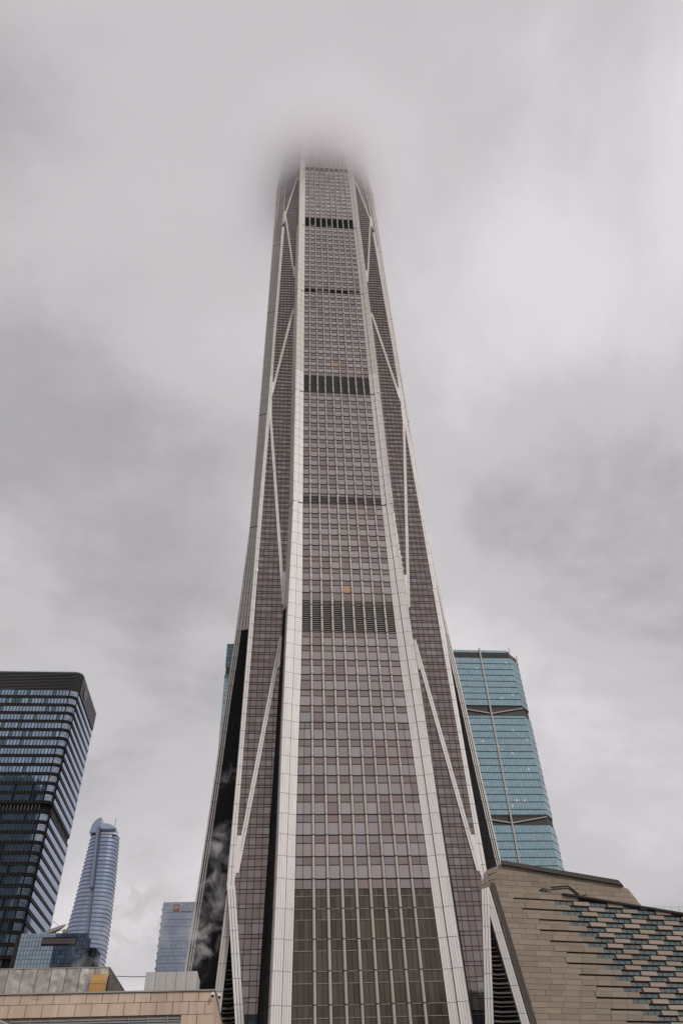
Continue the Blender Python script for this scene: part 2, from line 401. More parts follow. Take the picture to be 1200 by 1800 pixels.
            def mkr(m, fa, fb, n, th=.1):
                for r_ in range(n):
                    a_ = fa + (fb - fa) * r_ / n; b_ = fa + (fb - fa) * (r_ + 1) / n - .02
                    if a_ > 0: a_ += .02
                    p = [rp(a_, z0 + .05, th), rp(b_, z0 + .05, th), rp(b_, z1 - .05, th), rp(a_, z1 - .05, th)]
                    if s < 0: p = p[::-1]
                    m.prism(p, (-s * th, 0, 0))
            bk = [rp(0, z0, -.3), rp(1, z0, -.3), rp(1, z1, -.3), rp(0, z1, -.3)]
            if s < 0: bk = bk[::-1]
            back.face(bk)
            if z1 < 122.5:
                ret.add(lambda m: mkr(m, 0, wl, 3)); blk.add(lambda m: mkr(m, wl, 1, 2, .1))
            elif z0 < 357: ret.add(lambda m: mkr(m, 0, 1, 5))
            else:
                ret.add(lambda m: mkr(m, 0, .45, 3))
                spa.rest and None
                cg.add(lambda m: mkr(m, .47, 1, 2, .04))
            # ---- corner glazing on the plane behind the column
            e0, e1, k0, k1 = ef(z0), ef(z1), ki(z0), ki(z1)
            if z0 < 26: 
                tgt = low
            else: tgt = cg
            zs = z1 - .27 * fl
            x = 15.4
            while x < 29:
                xa_, xb_ = x + .06, x + 1.47 - .06; x += 1.47
                hf_ = fl / 2
                if x < 17:
                    for zt in (z0, z0 + .72 * hf_, z0 + hf_, z0 + 1.72 * hf_):
                        if ki(zt) - ef(zt) < .2: continue
                        p = [tp(s * ef(zt), -cf(zt) - .11, zt - .06), tp(s * ki(zt), -cf(zt) - .11, zt - .06), tp(s * ki(zt), -cf(zt) - .11, zt + .05), tp(s * ef(zt), -cf(zt) - .11, zt + .05)]
                        if s < 0: p = [p[1], p[0], p[3], p[2]]
                        bars.prism(p, (0, .3, 0))
                for za, zb in ((z0 + .08, z0 + .72 * hf_ - .05), (z0 + .72 * hf_ + .05, z0 + hf_ - .08), (z0 + hf_ + .08, z0 + 1.72 * hf_ - .05), (z0 + 1.72 * hf_ + .05, z1 - .08)):
                    t0, t1 = (za - z0) / fl, (zb - z0) / fl
                    E0, E1, K0, K1 = e0 + (e1 - e0) * t0, e0 + (e1 - e0) * t1, k0 + (k1 - k0) * t0, k0 + (k1 - k0) * t1
                    l0, l1, r0, r1 = max(xa_, E0), max(xa_, E1), min(xb_, K0 + .02), min(xb_, K1 + .02)
                    if r0 - l0 < .05 and r1 - l1 < .05: continue
                    r0 = max(r0, l0 + .01); r1 = max(r1, l1 + .01)
                    t_ = random.uniform(-.012, .012)
                    p = [tp(s * l0, -cf(za) + t_, za), tp(s * r0, -cf(za) - t_, za), tp(s * r1, -cf(zb) - t_, zb), tp(s * l1, -cf(zb) + t_, zb)]
                    if s < 0: p = [p[1], p[0], p[3], p[2]]
                    tgt.add(lambda m, p=p: m.prism(p, (0, .12, 0)))
            # ---- pale corner strip up the arris
            if z0 > 49 and z0 < 357:
                def mka(m):
                    for r_ in range(2):
                        def X(z, f): return s * (ki(z) + (cf(z) - ki(z)) * f)
                        fa, fb = (.0, .46) if r_ == 0 else (.54, 1)
                        p = [tp(X(z0, fa), -cf(z0) - .18, z0 + .06), tp(X(z0, fb), -cf(z0) - .18, z0 + .06), tp(X(z1, fb), -cf(z1) - .18, z1 - .06), tp(X(z1, fa), -cf(z1) - .18, z1 - .06)]
                        if s < 0: p = [p[1], p[0], p[3], p[2]]
                        m.prism(p, (0, .3, 0))
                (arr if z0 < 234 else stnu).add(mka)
            elif z0 > 374:
                # sloping corner facet between the two diagonals near the top
                kx0, kx1 = ki(z0), ki(z1); c0, c1 = cf(z0), cf(z1)
                for za, zb in ((z0 + .1, zs - .1), (zs + .1, z1 - .1)):
                    A_ = lambda z: tp(s * ki(z), -cf(z), z)
                    B_ = lambda z: tp(s * cf(z), -ki(z), z)
                    p = [A_(za), B_(za), B_(zb), A_(zb)]
                    if s < 0: p = [p[1], p[0], p[3], p[2]]
                    fac.add(lambda m, p=p: m.prism(p, (-s * .15, .15, 0)))
    # ---- diagonal braces over the corner glazing
    CURZ[0] = 99
    def brace(pts, wd, s, pr=.3, n=2, name=None, yf=None):
        yf = yf or (lambda z: -cf(z) - pr)
        for (x0, z0), (x1, z1) in zip(pts[:-1], pts[1:]):
            k = max(1, int(round(abs(z1 - z0) / 4.6)))
            for t in range(k):
                za, zb = z0 + (z1 - z0) * t / k, z0 + (z1 - z0) * (t + 1) / k; xa_, xb_ = x0 + (x1 - x0) * t / k, x0 + (x1 - x0) * (t + 1) / k
                def mk(m):
                    for r_ in range(n):
                        u0 = -wd / 2 + wd * r_ / n + .05; u1 = -wd / 2 + wd * (r_ + 1) / n - .05
                        p = [tp(s * (xa_ + u0), yf(za), za + .04), tp(s * (xa_ + u1), yf(za), za + .04), tp(s * (xb_ + u1), yf(zb), zb - .04), tp(s * (xb_ + u0), yf(zb), zb - .04)]
                        if s < 0: p = [p[1], p[0], p[3], p[2]]
                        m.prism(p, (0, .3, 0))
                (br if za < 230 else bru).add(mk)
                p = [tp(s * (xa_ - wd / 2), yf(za) + .1, za), tp(s * (xa_ + wd / 2), yf(za) + .1, za), tp(s * (xb_ + wd / 2), yf(zb) + .1, zb), tp(s * (xb_ - wd / 2), yf(zb) + .1, zb)]
                if s < 0: p = [p[1], p[0], p[3], p[2]]
                back.face(p)
    def plate(pts, s):
        p = [tp(s * x, -cf(z) - .24, z) for x, z in pts]
        if s < 0: p = p[::-1]
        (br if pts[0][1] < 230 else bru).add(lambda m: m.prism(p, (0, .3, 0)))
    for s in (-1, 1):
        br_on = front
        brace([(26.6, 52.5), (18.3, 113.5)], 1.15, s)
        plate([(27.3, 50.2), (26.9, 60.5), (25.9, 60.5), (25.9, 55)], s)
        plate([(18.6, 104), (19.4, 104), (18.2, 114.3), (18.1, 109)], s)
        brace([(17.9, 124.5), (24.6, 212)], .95, s)
        plate([(17.3, 124.2), (18.6, 136.5), (17.3, 136.5)], s)
        plate([(24.0, 208), (24.9, 207), (24.6, 221), (24.2, 219)], s)
        brace([(24.3, 223), (17.0, 283)], .95, s)
        plate([(23.7, 226.5), (24.3, 220), (24.6, 230), (24.0, 230)], s)
        brace([(16.8, 310), (22.1, 374.5)], .85, s)
        plate([(16.5, 309), (17.4, 321), (16.6, 321)], s)
        brace([(22.3, 374.5), (16.3, 424)], .85, s, pr=.25)
        plate([(21.6, 372), (22.9, 364), (22.9, 378), (22.0, 380)], s)
        # ---- legs under the corner: the front one
        if front: brace([(27.5, 50.0), (25.25, 33), (20.6, GROUND)], 1.75, s, pr=.2, n=3)
        # black joints where the column line breaks
        for zj in (163.6, 221.6, 293.9, 356.6, 425):
            p = [tp(s * bf(zj), -hf(zj) - .2, zj - .16), tp(s * (af(zj) + .02), -Hf(zj) - .5, zj - .16), tp(s * (af(zj) + .02), -Hf(zj) - .5, zj + .16), tp(s * bf(zj), -hf(zj) - .2, zj + .16)]
            if s < 0: p = [p[1], p[0], p[3], p[2]]
            joint_m.add(lambda m, p=p: m.prism(p, (0, .3, 0)))
            p = [tp(s * (af(zj) + .14), -Hf(zj) - .4, zj - .18), tp(s * (ef(zj) + .14), -cf(zj) - .1, zj - .18), tp(s * (ef(zj) + .14), -cf(zj) - .1, zj + .18), tp(s * (af(zj) + .14), -Hf(zj) - .4, zj + .18)]
            if s < 0: p = p[::-1]
            joint_m.add(lambda m, p=p: m.prism(p, (-s * .2, 0, 0)))
    return S, back, kb, bars

S, back, kb, bars = build_side(True)
for k, v in S.items(): v.done()
bo = back.build('dark_lining', M['joint'], T); ko = kb.build('louver_panel', M['bladek'], T); bars.build('window_bar', M['joint'], T)['kind'] = 'stuff'
S, back, kb, bars = build_side(False)
for nme, src in [(v.name, (v.rest, v.mat)) for v in S.values()] + [('window_bar', (bars, M['joint'])), ('dark_lining', (back, M['joint'])), ('louver_panel', (kb, M['bladek']))]:
    mb_, mt_ = src
    if not mb_.f: continue
    o = mb_.build(nme, mt_, T); o['kind'] = 'stuff'; o.rotation_euler.z = pi / 2
    for r_ in (pi, -pi / 2):
        c = o.copy(); COL.objects.link(c); c.parent = T; c.rotation_euler.z = r_
# side legs of the open corners at the foot, and the ledges between the legs
for s in (-1, 1):
    for r_ in range(3):
        pass
    X = (lambda z: lerp(z, [GROUND, 50], [38.0, 28.3])) if s > 0 else (lambda z: lerp(z, [GROUND, 32, 50], [31.4, 29.5, 28.3]))
    Yy = lambda z: -lerp(z, [GROUND, 50], [22.5, 28.3])
    zz_ = [GROUND + (50 - GROUND) * i / 11 for i in range(12)]
    for za, zb in zip(zz_[:-1], zz_[1:]):
        m = MB()
        for r_ in range(3):
            def pt(z, u): return tp(s * (X(z) - 1.7 + 1.7 * u), Yy(z) + (0.0), z)
            u0, u1 = r_ / 3 + .02, (r_ + 1) / 3 - .02
            p = [pt(za + .04, u0), pt(za + .04, u1), pt(zb - .04, u1), pt(zb - .04, u0)]
            if s < 0: p = [p[1], p[0], p[3], p[2]]
            m.prism(p, (0, 1.0, 0))
        m.build('leg_panel', M['white'] if s > 0 else M['grey_side'], T)  # left leg greyer: its shade is put into the colour
    m = MB()
    q = [tp(s * (27.6), -28.0, 49), tp(s * 20, -28.0, GROUND), tp(s * 20, -20.0, GROUND), tp(s * 27.6, -24.0, 49)]
    m.prism(q, (-s * 3, 0, 0)); 
    q = [tp(s * (20), -24.3, GROUND), tp(s * (X(GROUND) - .3), -21.5, GROUND), tp(s * 27.8, -25.6, 48.0)]
    m.prism(q if s > 0 else q[::-1], (0, 1, 0)); m.build('dark_recess', M['void'], T)
    z = 43.0
    while z > 0:
        fx = lerp(z, [GROUND, 33, 50], [20.6, 25.25, 27.5]) + .6; sx = X(z) - 1.9
        if sx - fx > .4:
            m = MB(); mx = fx + (sx - fx) * .45
            for zz0, zz1, dy in ((z - .16, z + .16, .0), (z - .75, z - .6, .25)):
                for (xa_, ya_), (xb_, yb_) in (((fx, -27.4 + dy), (mx, -25.9 + dy)), ((mx, -25.9 + dy), (sx, -26.2 + dy))):
                    p = [tp(s * xa_, ya_, zz0), tp(s * xb_, yb_, zz0), tp(s * xb_, yb_, zz1), tp(s * xa_, ya_, zz1)]
                    if s < 0: p = [p[1], p[0], p[3], p[2]]
                    m.prism(p, (0, 1.2, 0))
            m.build('ledge', M['ledge'], T)
        z -= 1.62
# roof cap, inside the cloud
m = MB(); r_ = 17.5
m.prism([tp(-r_, -r_, TOPZ - 1), tp(-r_, r_, TOPZ - 1), tp(r_, r_, TOPZ - 1), tp(r_, -r_, TOPZ - 1)], (0, 0, 1.5)); m.build('roof', M['grey_side'], T)

# ================================================================== the other buildings
def wm(base, **k): return mat(base[0], *base[1:], **k)
M['lt_glass'] = mat('blue_black_glass', (.36, .465, .61), .05, .9, .12, .2, wav=.03, wav_scale=.25, alt=(.12, .19, .21), alt_p=.12)
M['lt_side'] = mat('side_glass', (.32, .42, .60), .05, .9, .05)
M['lt_fin'] = mat('dark_fin', (.022, .022, .024), .45, .3, .2)
M['lt_line'] = mat('light_fin', (.12, .12, .125), .35, .5)
M['lt_corner'] = mat('corner_sky_glass', (.40, .46, .55), .08, .9, .25)  # paler tint stands in for bright sky mirrored in the round corner
M['lt_mech'] = mat('mechanical_louver', (.12, .10, .09), .6, 0, .35)
M['logo_dark'] = mat('emblem_dark', (.05, .055, .065), .4); M['logo_grey'] = mat('emblem_grey', (.62, .63, .66), .4); M['logo_red'] = mat('emblem_red', (.6, .1, .05), .4)

# ---- dark banded office tower, far left
k = 1.65; YL = 330.0; XR = -95.5
L_ = empty('office_tower', (-118, 350, GROUND), 'dark banded glass office tower with a round emblem on its black crown', 'office tower')
XL = -170.0; YB = 373.0; RC = 3.4
def lt_path(o):
    """front from the left, round corner, side to the back; o = offset outwards"""
    p = [(XL, YL - o)]
    for i in range(7):
        a = -pi / 2 + (pi / 2) * i / 6; p.append((XR - RC + (RC + o) * cos(a), YL + RC + (RC + o) * sin(a)))
    a0 = 0
    for i in range(1, 4):
        a = (pi / 2) * i / 3; p.append((XR - 2 + (2 + o) * cos(a), YB - 2 + (2 + o) * sin(a)))
    p.append((XL, YB + o)); return p
def band(mb, o, z0, z1, o_in=None, path=lt_path, m=0):
    p = path(o); n = len(p); b = len(mb.v)
    mb.v += [(x, y, z0) for x, y in p] + [(x, y, z1) for x, y in p]
    for i in range(n): j = (i + 1) % n; mb.f.append((b + i, b + j, b + n + j, b + n + i)); mb.m.append(m)
    if o_in is not None:
        mb.f.append(tuple(range(b + n - 1, b - 1, -1))); mb.m.append(m); mb.f.append(tuple(range(b + n, b + 2 * n))); mb.m.append(m)
core = MB(); band(core, -.9, GROUND, 194, 1); part(core, 'core', M['void'], L_)
FH = 4.22; ztop = 185.5
nf = int((ztop - 2) / FH)
mech = {13, 27}
pane_f = MB(); pane_s = MB(); pane_c = MB(); pane_d = MB(); fins = MB(); vlines = MB(); mech_m = MB(); bl = MB()
for i in range(nf):
    z1 = ztop - i * FH; z0 = z1 - FH
    # fins, in the lower part of the storey
    for t, o_ in ((.02, .42), (.14, .36), (.26, .42)): band(fins, o_, z0 + t * FH, z0 + (t + .07) * FH, 1)
    band(bl, -.05, z0, z0 + .34 * FH)
    wz0, wz1 = z0 + .34 * FH, z1 - .02
    if i in mech:
        x = -150
        while x < XR - RC - .4:
            mech_m.prism([(x, YL + .2, wz0), (x + .45, YL + .2, wz0), (x + .45, YL + .2, wz1), (x, YL + .2, wz1)], (0, .3, 0)); x += 1.5
        y = YL + RC
        while y < YB - 2:
            mech_m.prism([(XR - .2, y, wz0), (XR - .2, y + .35, wz0), (XR - .2, y + .35, wz1), (XR - .2, y, wz1)], (-.3, 0, 0)); y += 1.0
        continue
    x = -150.4
    while x < XR - RC - 1.2:
        t = random.uniform(-.012, .012)
        pane_f.prism([(x + .05, YL + t, wz0), (x + 1.45, YL - t, wz0), (x + 1.45, YL - t, wz1), (x + .05, YL + t, wz1)], (0, .1, 0), back=False)
        vlines.prism([(x - .07, YL - .56, z0), (x + .07, YL - .56, z0), (x + .07, YL - .56, z1), (x - .07, YL - .56, z1)], (0, .12, 0), back=False)
        x += 1.5
    y = YL + RC + .3
    while y < YB - 2.2:
        pane_s.prism([(XR, y + .03, wz0), (XR, y + 3.0, wz0), (XR, y + 3.0, wz1), (XR, y + .03, wz1)], (-.1, 0, 0), back=False); y += 3.03
    for j in range(5):
        zz0 = wz0 + (wz1 - wz0) * j / 5; zz1 = wz0 + (wz1 - wz0) * (j + .8) / 5
        p = lt_path(.02)[1:8]
        q0, q1 = [], []
        for a in range(0, 5):
            (pane_c if i < 17 else pane_d).face([(p[a][0], p[a][1], zz0), (p[a + 1][0], p[a + 1][1], zz0), (p[a + 1][0], p[a + 1][1], zz1), (p[a][0], p[a][1], zz1)])  # lower storeys take a darker copy, the sky reflection left out of the tint
part(pane_f, 'window_pane', M['lt_glass'], L_, 'stuff'); part(pane_s, 'side_pane', M['lt_side'], L_, 'stuff'); part(pane_c, 'corner_pane', M['lt_corner'], L_, 'stuff'); part(pane_d, 'corner_pane', mat('dark_corner_glass', (.13, .16, .19), .1, .8, .3), L_, 'stuff')
part(fins, 'fin', M['lt_fin'], L_, 'stuff'); part(bl, 'spandrel', M['lt_fin'], L_, 'stuff'); part(vlines, 'mullion', M['lt_line'], L_, 'stuff'); part(mech_m, 'louver', M['lt_mech'], L_, 'stuff')
# crown
cr_ = MB(); band(cr_, -.3, ztop, 195.2, 1); part(cr_, 'crown', M['lt_fin'], L_)
cb = MB()
z = ztop + .3
while z < 195.2:
    q = [p for p in lt_path(.35)]
    for a in range(0, 6):
        (xa, ya), (xb, yb) = q[a], q[a + 1]
        cb.prism([(xa, ya, z), (xb, yb, z), (xb, yb, z + .22), (xa, ya, z + .22)], (0, .5, 0))
    z += .8
part(cb, 'crown_louver', mat('crown_louver', (.15, .145, .14), .5, .2), L_, 'stuff')
cs = MB(); cs.prism([(XR + .4, YL + RC, ztop + .2), (XR + .4, YB - 1, ztop + .2), (XR + .4, YB - 1, 195.4), (XR + .4, YL + RC, 195.4)], (-.5, 0, 0)); part(cs, 'crown_panel', M['lt_fin'], L_)
def disc(mb, cx, x, cy, cz, r0, r1, a0=0, a1=2 * pi, n=32, th=.15):
    for i in range(n):
        A = a0 + (a1 - a0) * i / n; B = a0 + (a1 - a0) * (i + 1) / n
        pts = [(x, cy + r0 * cos(A), cz + r0 * sin(A)), (x, cy + r1 * cos(A), cz + r1 * sin(A)), (x, cy + r1 * cos(B), cz + r1 * sin(B)), (x, cy + r0 * cos(B), cz + r0 * sin(B))]
        mb.prism(pts, (-th, 0, 0))
pl = onX(151.3, 1219, XR + .6)
e1 = MB(); disc(e1, 0, XR + .62, pl.y, pl.z, .01, 2.9); part(e1, 'emblem', M['logo_dark'], L_)
e2 = MB(); disc(e2, 0, XR + .72, pl.y, pl.z, 2.75, 3.1)
for dy in (-1.2, 0, 1.2): e2.prism([(XR + .72, pl.y + dy - .18, pl.z - 1.7), (XR + .72, pl.y + dy + .18, pl.z - 1.7), (XR + .72, pl.y + dy + .5, pl.z + 1.6), (XR + .72, pl.y + dy + .14, pl.z + 1.6)], (-.1, 0, 0))
part(e2, 'emblem_ring', M['logo_grey'], L_)
e3 = MB(); disc(e3, 0, XR + .78, pl.y, pl.z, 1.9, 2.7, .7, 1.7, 8); part(e3, 'emblem_mark', M['logo_red'], L_)
an = MB(); pa = onY(94, 1181, 345); an.tube([(pa.x, 345, 195), (pa.x, 345, 199)], .12, 5); an.tube([(pa.x + .8, 345, 195), (pa.x + 2.0, 345, 200)], .1, 5); part(an, 'antenna', M['lt_fin'], L_)
rm = MB(); band(rm, .45, 195.3, 195.7, 1); part(rm, 'roof_rim', M['logo_grey'], L_)

# ---- teal glass tower on the right, behind
M['rt_glass'] = mat('teal_glass', (.345, .49, .54), .07, .85, .08, .15, wav=.015, wav_scale=.3, alt=(.68, .75, .77), alt_p=.015)
M['rt_dark'] = mat('dark_slot', (.03, .028, .026), .6); M['rt_brown'] = mat('brown_louver', (.075, .058, .048), .7, 0, .2)
M['rt_rib'] = mat('pale_rib', (.40, .36, .32), .5)
R_ = empty('glass_tower', (125, 425, GROUND), 'teal glass tower with a pale rib and two dark belts, right of the tall tower', 'tower')
YR = 400.0; k = 4 / 3
def rpx(z): return lerp(z, [0, 123, 170, 252], [150.6, 150.6, 151.2, 149.0])
XB = 156.0
belt = [(159.2 * k, 162.5 * k), (110.5 * k, 113.5 * k), (58 * k, 61 * k)]
fl = []; z = 188.6 * k
while z > 8: fl.append((z - 4.2, z)); z -= 4.2
gl_, gs, dk, ln, hd = MB(), MB(), MB(), MB(), MB()
def blk_core(mb, z0, z1, o):
    p = [(86 + o, YR + o), (rpx(z0) - o, YR + o), (XB - o, YR + 7 + o), (XB - o, YR + 48), (86 + o, YR + 48)]
    b = len(mb.v); n = 5
    mb.v += [(x, y, z0) for x, y in p]
    p1 = [(86 + o, YR + o), (rpx(z1) - o, YR + o), (XB - o, YR + 7 + o), (XB - o, YR + 48), (86 + o, YR + 48)]
    mb.v += [(x, y, z1) for x, y in p1]
    for i in range(n): j = (i + 1) % n; mb.f.append((b + i, b + j, b + n + j, b + n + i)); mb.m.append(0)
    mb.f.append(tuple(range(b + n, b + 2 * n))); mb.m.append(0)
zb = GROUND
c_ = MB()
for z0, z1 in [(GROUND, belt[1][0]), (belt[1][0], belt[1][1]), (belt[1][1], belt[0][0]), (belt[0][0], belt[0][1]), (belt[0][1], 188.6 * k)]:
    blk_core(c_, z0, z1, 0.45 if (z0, z1) in belt else .25)
part(c_, 'core', M['rt_dark'], R_)
for z0, z1 in fl:
    skip = None
    for b0, b1 in belt:
        if z0 < b1 and z1 > b0: skip = (b0, b1)
    for r_ in range(3):
        za = z0 + .30 + (z1 - z0 - .3) * r_ / 3 + .02; zb_ = z0 + .30 + (z1 - z0 - .3) * (r_ + 1) / 3 - .04
        if skip and zb_ > skip[0] and za < skip[1]: continue
        x = 100.0
        while x < rpx(z0) - .3:
            x2 = min(x + 1.45, rpx(z0)); fl_ = .16 * (2 - r_) / 2
            t = random.uniform(-.01, .01)
            gl_.prism([(x + .05, YR - fl_ + t, za), (x2 - .03, YR - fl_ - t, za), (x2 - .03, YR - fl_ - t, zb_), (x + .05, YR - fl_ + t, zb_)], (0, .12, 0), back=False); x += 1.5
        (ax, ay), (bx, by) = (rpx(z0), YR), (XB, YR + 7)
        for j in range(5):
            f0, f1 = j / 5 + .01, (j + 1) / 5 - .01
            gs.prism([(ax + (bx - ax) * f0, ay + (by - ay) * f0, za), (ax + (bx - ax) * f1, ay + (by - ay) * f1, za), (ax + (bx - ax) * f1, ay + (by - ay) * f1, zb_), (ax + (bx - ax) * f0, ay + (by - ay) * f0, zb_)], (-.1, .1, 0), back=False)
        gs.prism([(XB + .05, YR + 7.2, za), (XB + .05, YR + 47, za), (XB + .05, YR + 47, zb_), (XB + .05, YR + 7.2, zb_)], (-.1, 0, 0), back=False)
    if not skip:
        ln.prism([(86, YR - .2, z0 - .02), (rpx(z0), YR - .2, z0 - .02), (rpx(z0), YR - .2, z0 + .12), (86, YR - .2, z0 + .12)], (0, .5, 0))
        ln.prism([(rpx(z0), YR - .12, z0 - .05), (XB + .1, YR + 6.9, z0 - .05), (XB + .1, YR + 6.9, z0 + .15), (rpx(z0), YR - .12, z0 + .15)], (-.5, .5, 0))
        ln.box(XB - .2, XB + .1, YR + 7, YR + 47, z0 - .15, z0 + .15)
part(gl_, 'window_pane', M['rt_glass'], R_, 'stuff'); part(gs, 'side_pane', M['rt_glass'], R_, 'stuff'); part(ln, 'floor_line', M['rt_dark'], R_, 'stuff')
zc0, zc1, zc2 = 188.6 * k, 191.8 * k, 193.1 * k
m = MB(); blk_core(m, zc0, zc1, .5); part(m, 'crown_louver', M['rt_brown'], R_)
m = MB(); x = 86.5
while x < 149: m.box(x, x + .35, YR + .1, YR + .5, zc0 + .2, zc1); x += 1.1
part(m, 'crown_slat', M['rt_dark'], R_, 'stuff')
m = MB(); x = 86.5
while x < 148: m.box(x + .05, x + 1.45, YR + .3, YR + .45, zc1, zc2); x += 1.5
part(m, 'parapet_pane', M['rt_glass'], R_, 'stuff')
m = MB(); m.box(86, 149, YR + .5, YR + .8, zc1 - .1, zc2 - .6); part(m, 'parapet', M['rt_dark'], R_)
m = MB(); m.tube([(149.5, YR + 1, zc1), (150, YR + 1, zc2 + 2.5)], .25, 5); m.tube([(155.3, YR + 6, zc1 - 6), (155.6, YR + 6, zc1 + 1.5)], .3, 5); part(m, 'mast', M['rt_rib'], R_)
m = MB(); m.prism([(129.7, YR - .9, GROUND), (130.6, YR - .9, GROUND), (130.2, YR - .9, zc2 + 1), (129.3, YR - .9, zc2 + 1)], (0, .9, 0)); part(m, 'rib', M['rt_rib'], R_)
for b0, b1 in belt:
    for xe in (150.2, 109.5):
        m = MB(); zb1 = b1 - .3
        m.prism([(130, YR - .3, b0 + .1), (xe, YR - .3, zb1 - .3), (xe, YR - .3, zb1 + .2), (130, YR - .3, b0 + .7)][:: (1 if xe > 130 else -1)], (0, .5, 0)); part(m, 'brace', M['rt_rib'], R_)
    m = MB(); 
    for xx in (104, 112, 121, 138): m.box(xx, xx + 1.4, YR + .7, YR + 1.5, b0, b1)
    part(m, 'column', M['rt_brown'], R_)

# ---- teal sliver of a tower behind the left flank
V_ = empty('glass_tower', (-8, 350, GROUND), 'dark topped teal tower mostly hidden behind the left edge of the tall tower', 'tower')
m = MB(); m.box(-25.4, 15, 330.3, 366, GROUND, 213.8); part(m, 'core', M['rt_dark'], V_)
M['sl_dark'] = mat('slate_glass', (.13, .19, .215), .1, .8, .15); M['sl_glass'] = mat('sliver_glass', (.33, .42, .47), .07, .85, .12)
m = MB(); md = MB(); z = 213.5
while z > 100:
    top = z > 195
    if not (197.0 < z < 201.5):
        x = -25.8
        while x < 0:
            (md if top else m).prism([(x + .06, 330, z - 1.9), (x + 1.9, 330, z - 1.9), (x + 1.9, 330, z - .08), (x + .06, 330, z - .08)], (0, .2, 0), back=False); x += 2
    z -= 2.0
part(md, 'upper_pane', M['sl_dark'], V_, 'stuff'); part(m, 'window_pane', M['sl_glass'], V_, 'stuff')
m = MB(); m.box(-22.6, -22.1, 329.6, 330.2, 198, 213.5); part(m, 'seam', M['void'], V_)

# ---- rounded blue tower far away
kk = 850 / 700
W_ = empty('round_tower', (-183, 868, GROUND), 'distant rounded blue tower with scalloped floors and a dark slit', 'tower')
M['tw_glass'] = mat('far_blue_glass', (.30, .36, .48), .2, .75, .08, .1); M['tw_band'] = mat('far_spandrel', (.19, .215, .285), .45, .3, .05); M['tw_dark'] = mat('far_slit', (.05, .07, .11), .5)  # distance haze is mixed into these bluish colours
zl = [v * kk for v in (0, 145, 173, 192, 214, 233, 253, 262, 267)]; xl = [v * kk for v in (-172, -170, -168.8, -167, -165.7, -164.7, -163.6, -162.4, -157)]
xr = [v * kk for v in (-132, -133.4, -134, -134.8, -136, -137.5, -139.2, -141.5, -146)]
def ring(z, o, n=36):
    a, b_ = lerp(z, zl, xl), lerp(z, zl, xr); cx = (a + b_) / 2; rx = (b_ - a) / 2 + o; ry = rx * .86; p = []
    for i in range(n):
        t = 2 * pi * i / n; c0, s0 = cos(t), sin(t); p.append((cx + rx * abs(c0) ** .75 * (1 if c0 > 0 else -1), 868 + ry * abs(s0) ** .75 * (1 if s0 > 0 else -1), z))
    return p
gm, bm = MB(), MB()
def ringband(mb, z0, z1, o0, o1, caps=True):
    A, B = ring(z0, o0), ring(z1, o1); n = len(A); b = len(mb.v); mb.v += A + B
    for i in range(n): j = (i + 1) % n; mb.f.append((b + i, b + j, b + n + j, b + n + i)); mb.m.append(0)
    if caps: mb.f.append(tuple(range(b + n - 1, b - 1, -1))); mb.m.append(0); mb.f.append(tuple(range(b + n, b + 2 * n))); mb.m.append(0)
z = 252 * kk
while z > 10:
    ringband(gm, z - 4.0, z - 1.35, -.1, -.1, False); ringband(bm, z - 1.35, z - .85, .1, .6); ringband(bm, z - .85, z, .6, -.1); z -= 4.0
part(gm, 'window_band', M['tw_glass'], W_, 'stuff'); part(bm, 'spandrel_band', M['tw_band'], W_, 'stuff')
m = MB()
zs_ = [40, 120, 166, 205, 257]; xs_ = [-143, -145.5, -147.5, -150.6, -155.0]
for i in range(4):
    za, zb2 = zs_[i] * kk, zs_[i + 1] * kk; xa, xb = xs_[i] * kk, xs_[i + 1] * kk
    for w0, w1, mm in ((-.7, .7, 0), (-3.6, -.8, 1)):
        m.prism([(xa + w0, 849.2, za), (xa + w1, 849.2, za), (xb + w1, 852, zb2), (xb + w0, 852, zb2)], (0, 5, 0), mm)
o_ = m.build('slit', [M['tw_dark'], M['tw_band']], W_); o_.location = -W_.location
m = MB()   # glazed crown, the left half standing higher
for i in range(8):
    t0, t1 = i / 8, (i + 1) / 8
    X0, X1 = (-163.7 + 8.5 * t0) * kk, (-163.7 + 8.5 * t1) * kk; h0, h1 = (253.0 + 12.5 * sin(t0 * pi / 2) ** .5) * kk, (253.0 + 12.5 * sin(t1 * pi / 2) ** .5) * kk
    m.prism([(X0, 853, 252 * kk), (X1, 853, 252 * kk), (X1, 853, h1), (X0, 853, h0)], (0, 14, 0))
part(m, 'crown', M['tw_glass'], W_)
m = MB()
for i in range(8):
    t0, t1 = i / 8, (i + 1) / 8
    X0, X1 = (-155.2 + 15.4 * t0) * kk, (-155.2 + 15.4 * t1) * kk; h0, h1 = (251 + 9.0 * sqrt(max(0, 1 - t0 ** 3))) * kk, (251 + 9.0 * sqrt(max(0, 1 - t1 ** 3))) * kk
    m.prism([(X0, 852, 255 * kk), (X1, 852, 255 * kk), (X1, 852, h1), (X0, 852, h0)], (0, 12, 0))
m.tube([(-142.6 * kk, 856, 255 * kk), (-142.6 * kk, 856, 265.5 * kk)], .45, 5)
part(m, 'crown', mat('far_crown_glass', (.36, .43, .50), .2, .7), W_)

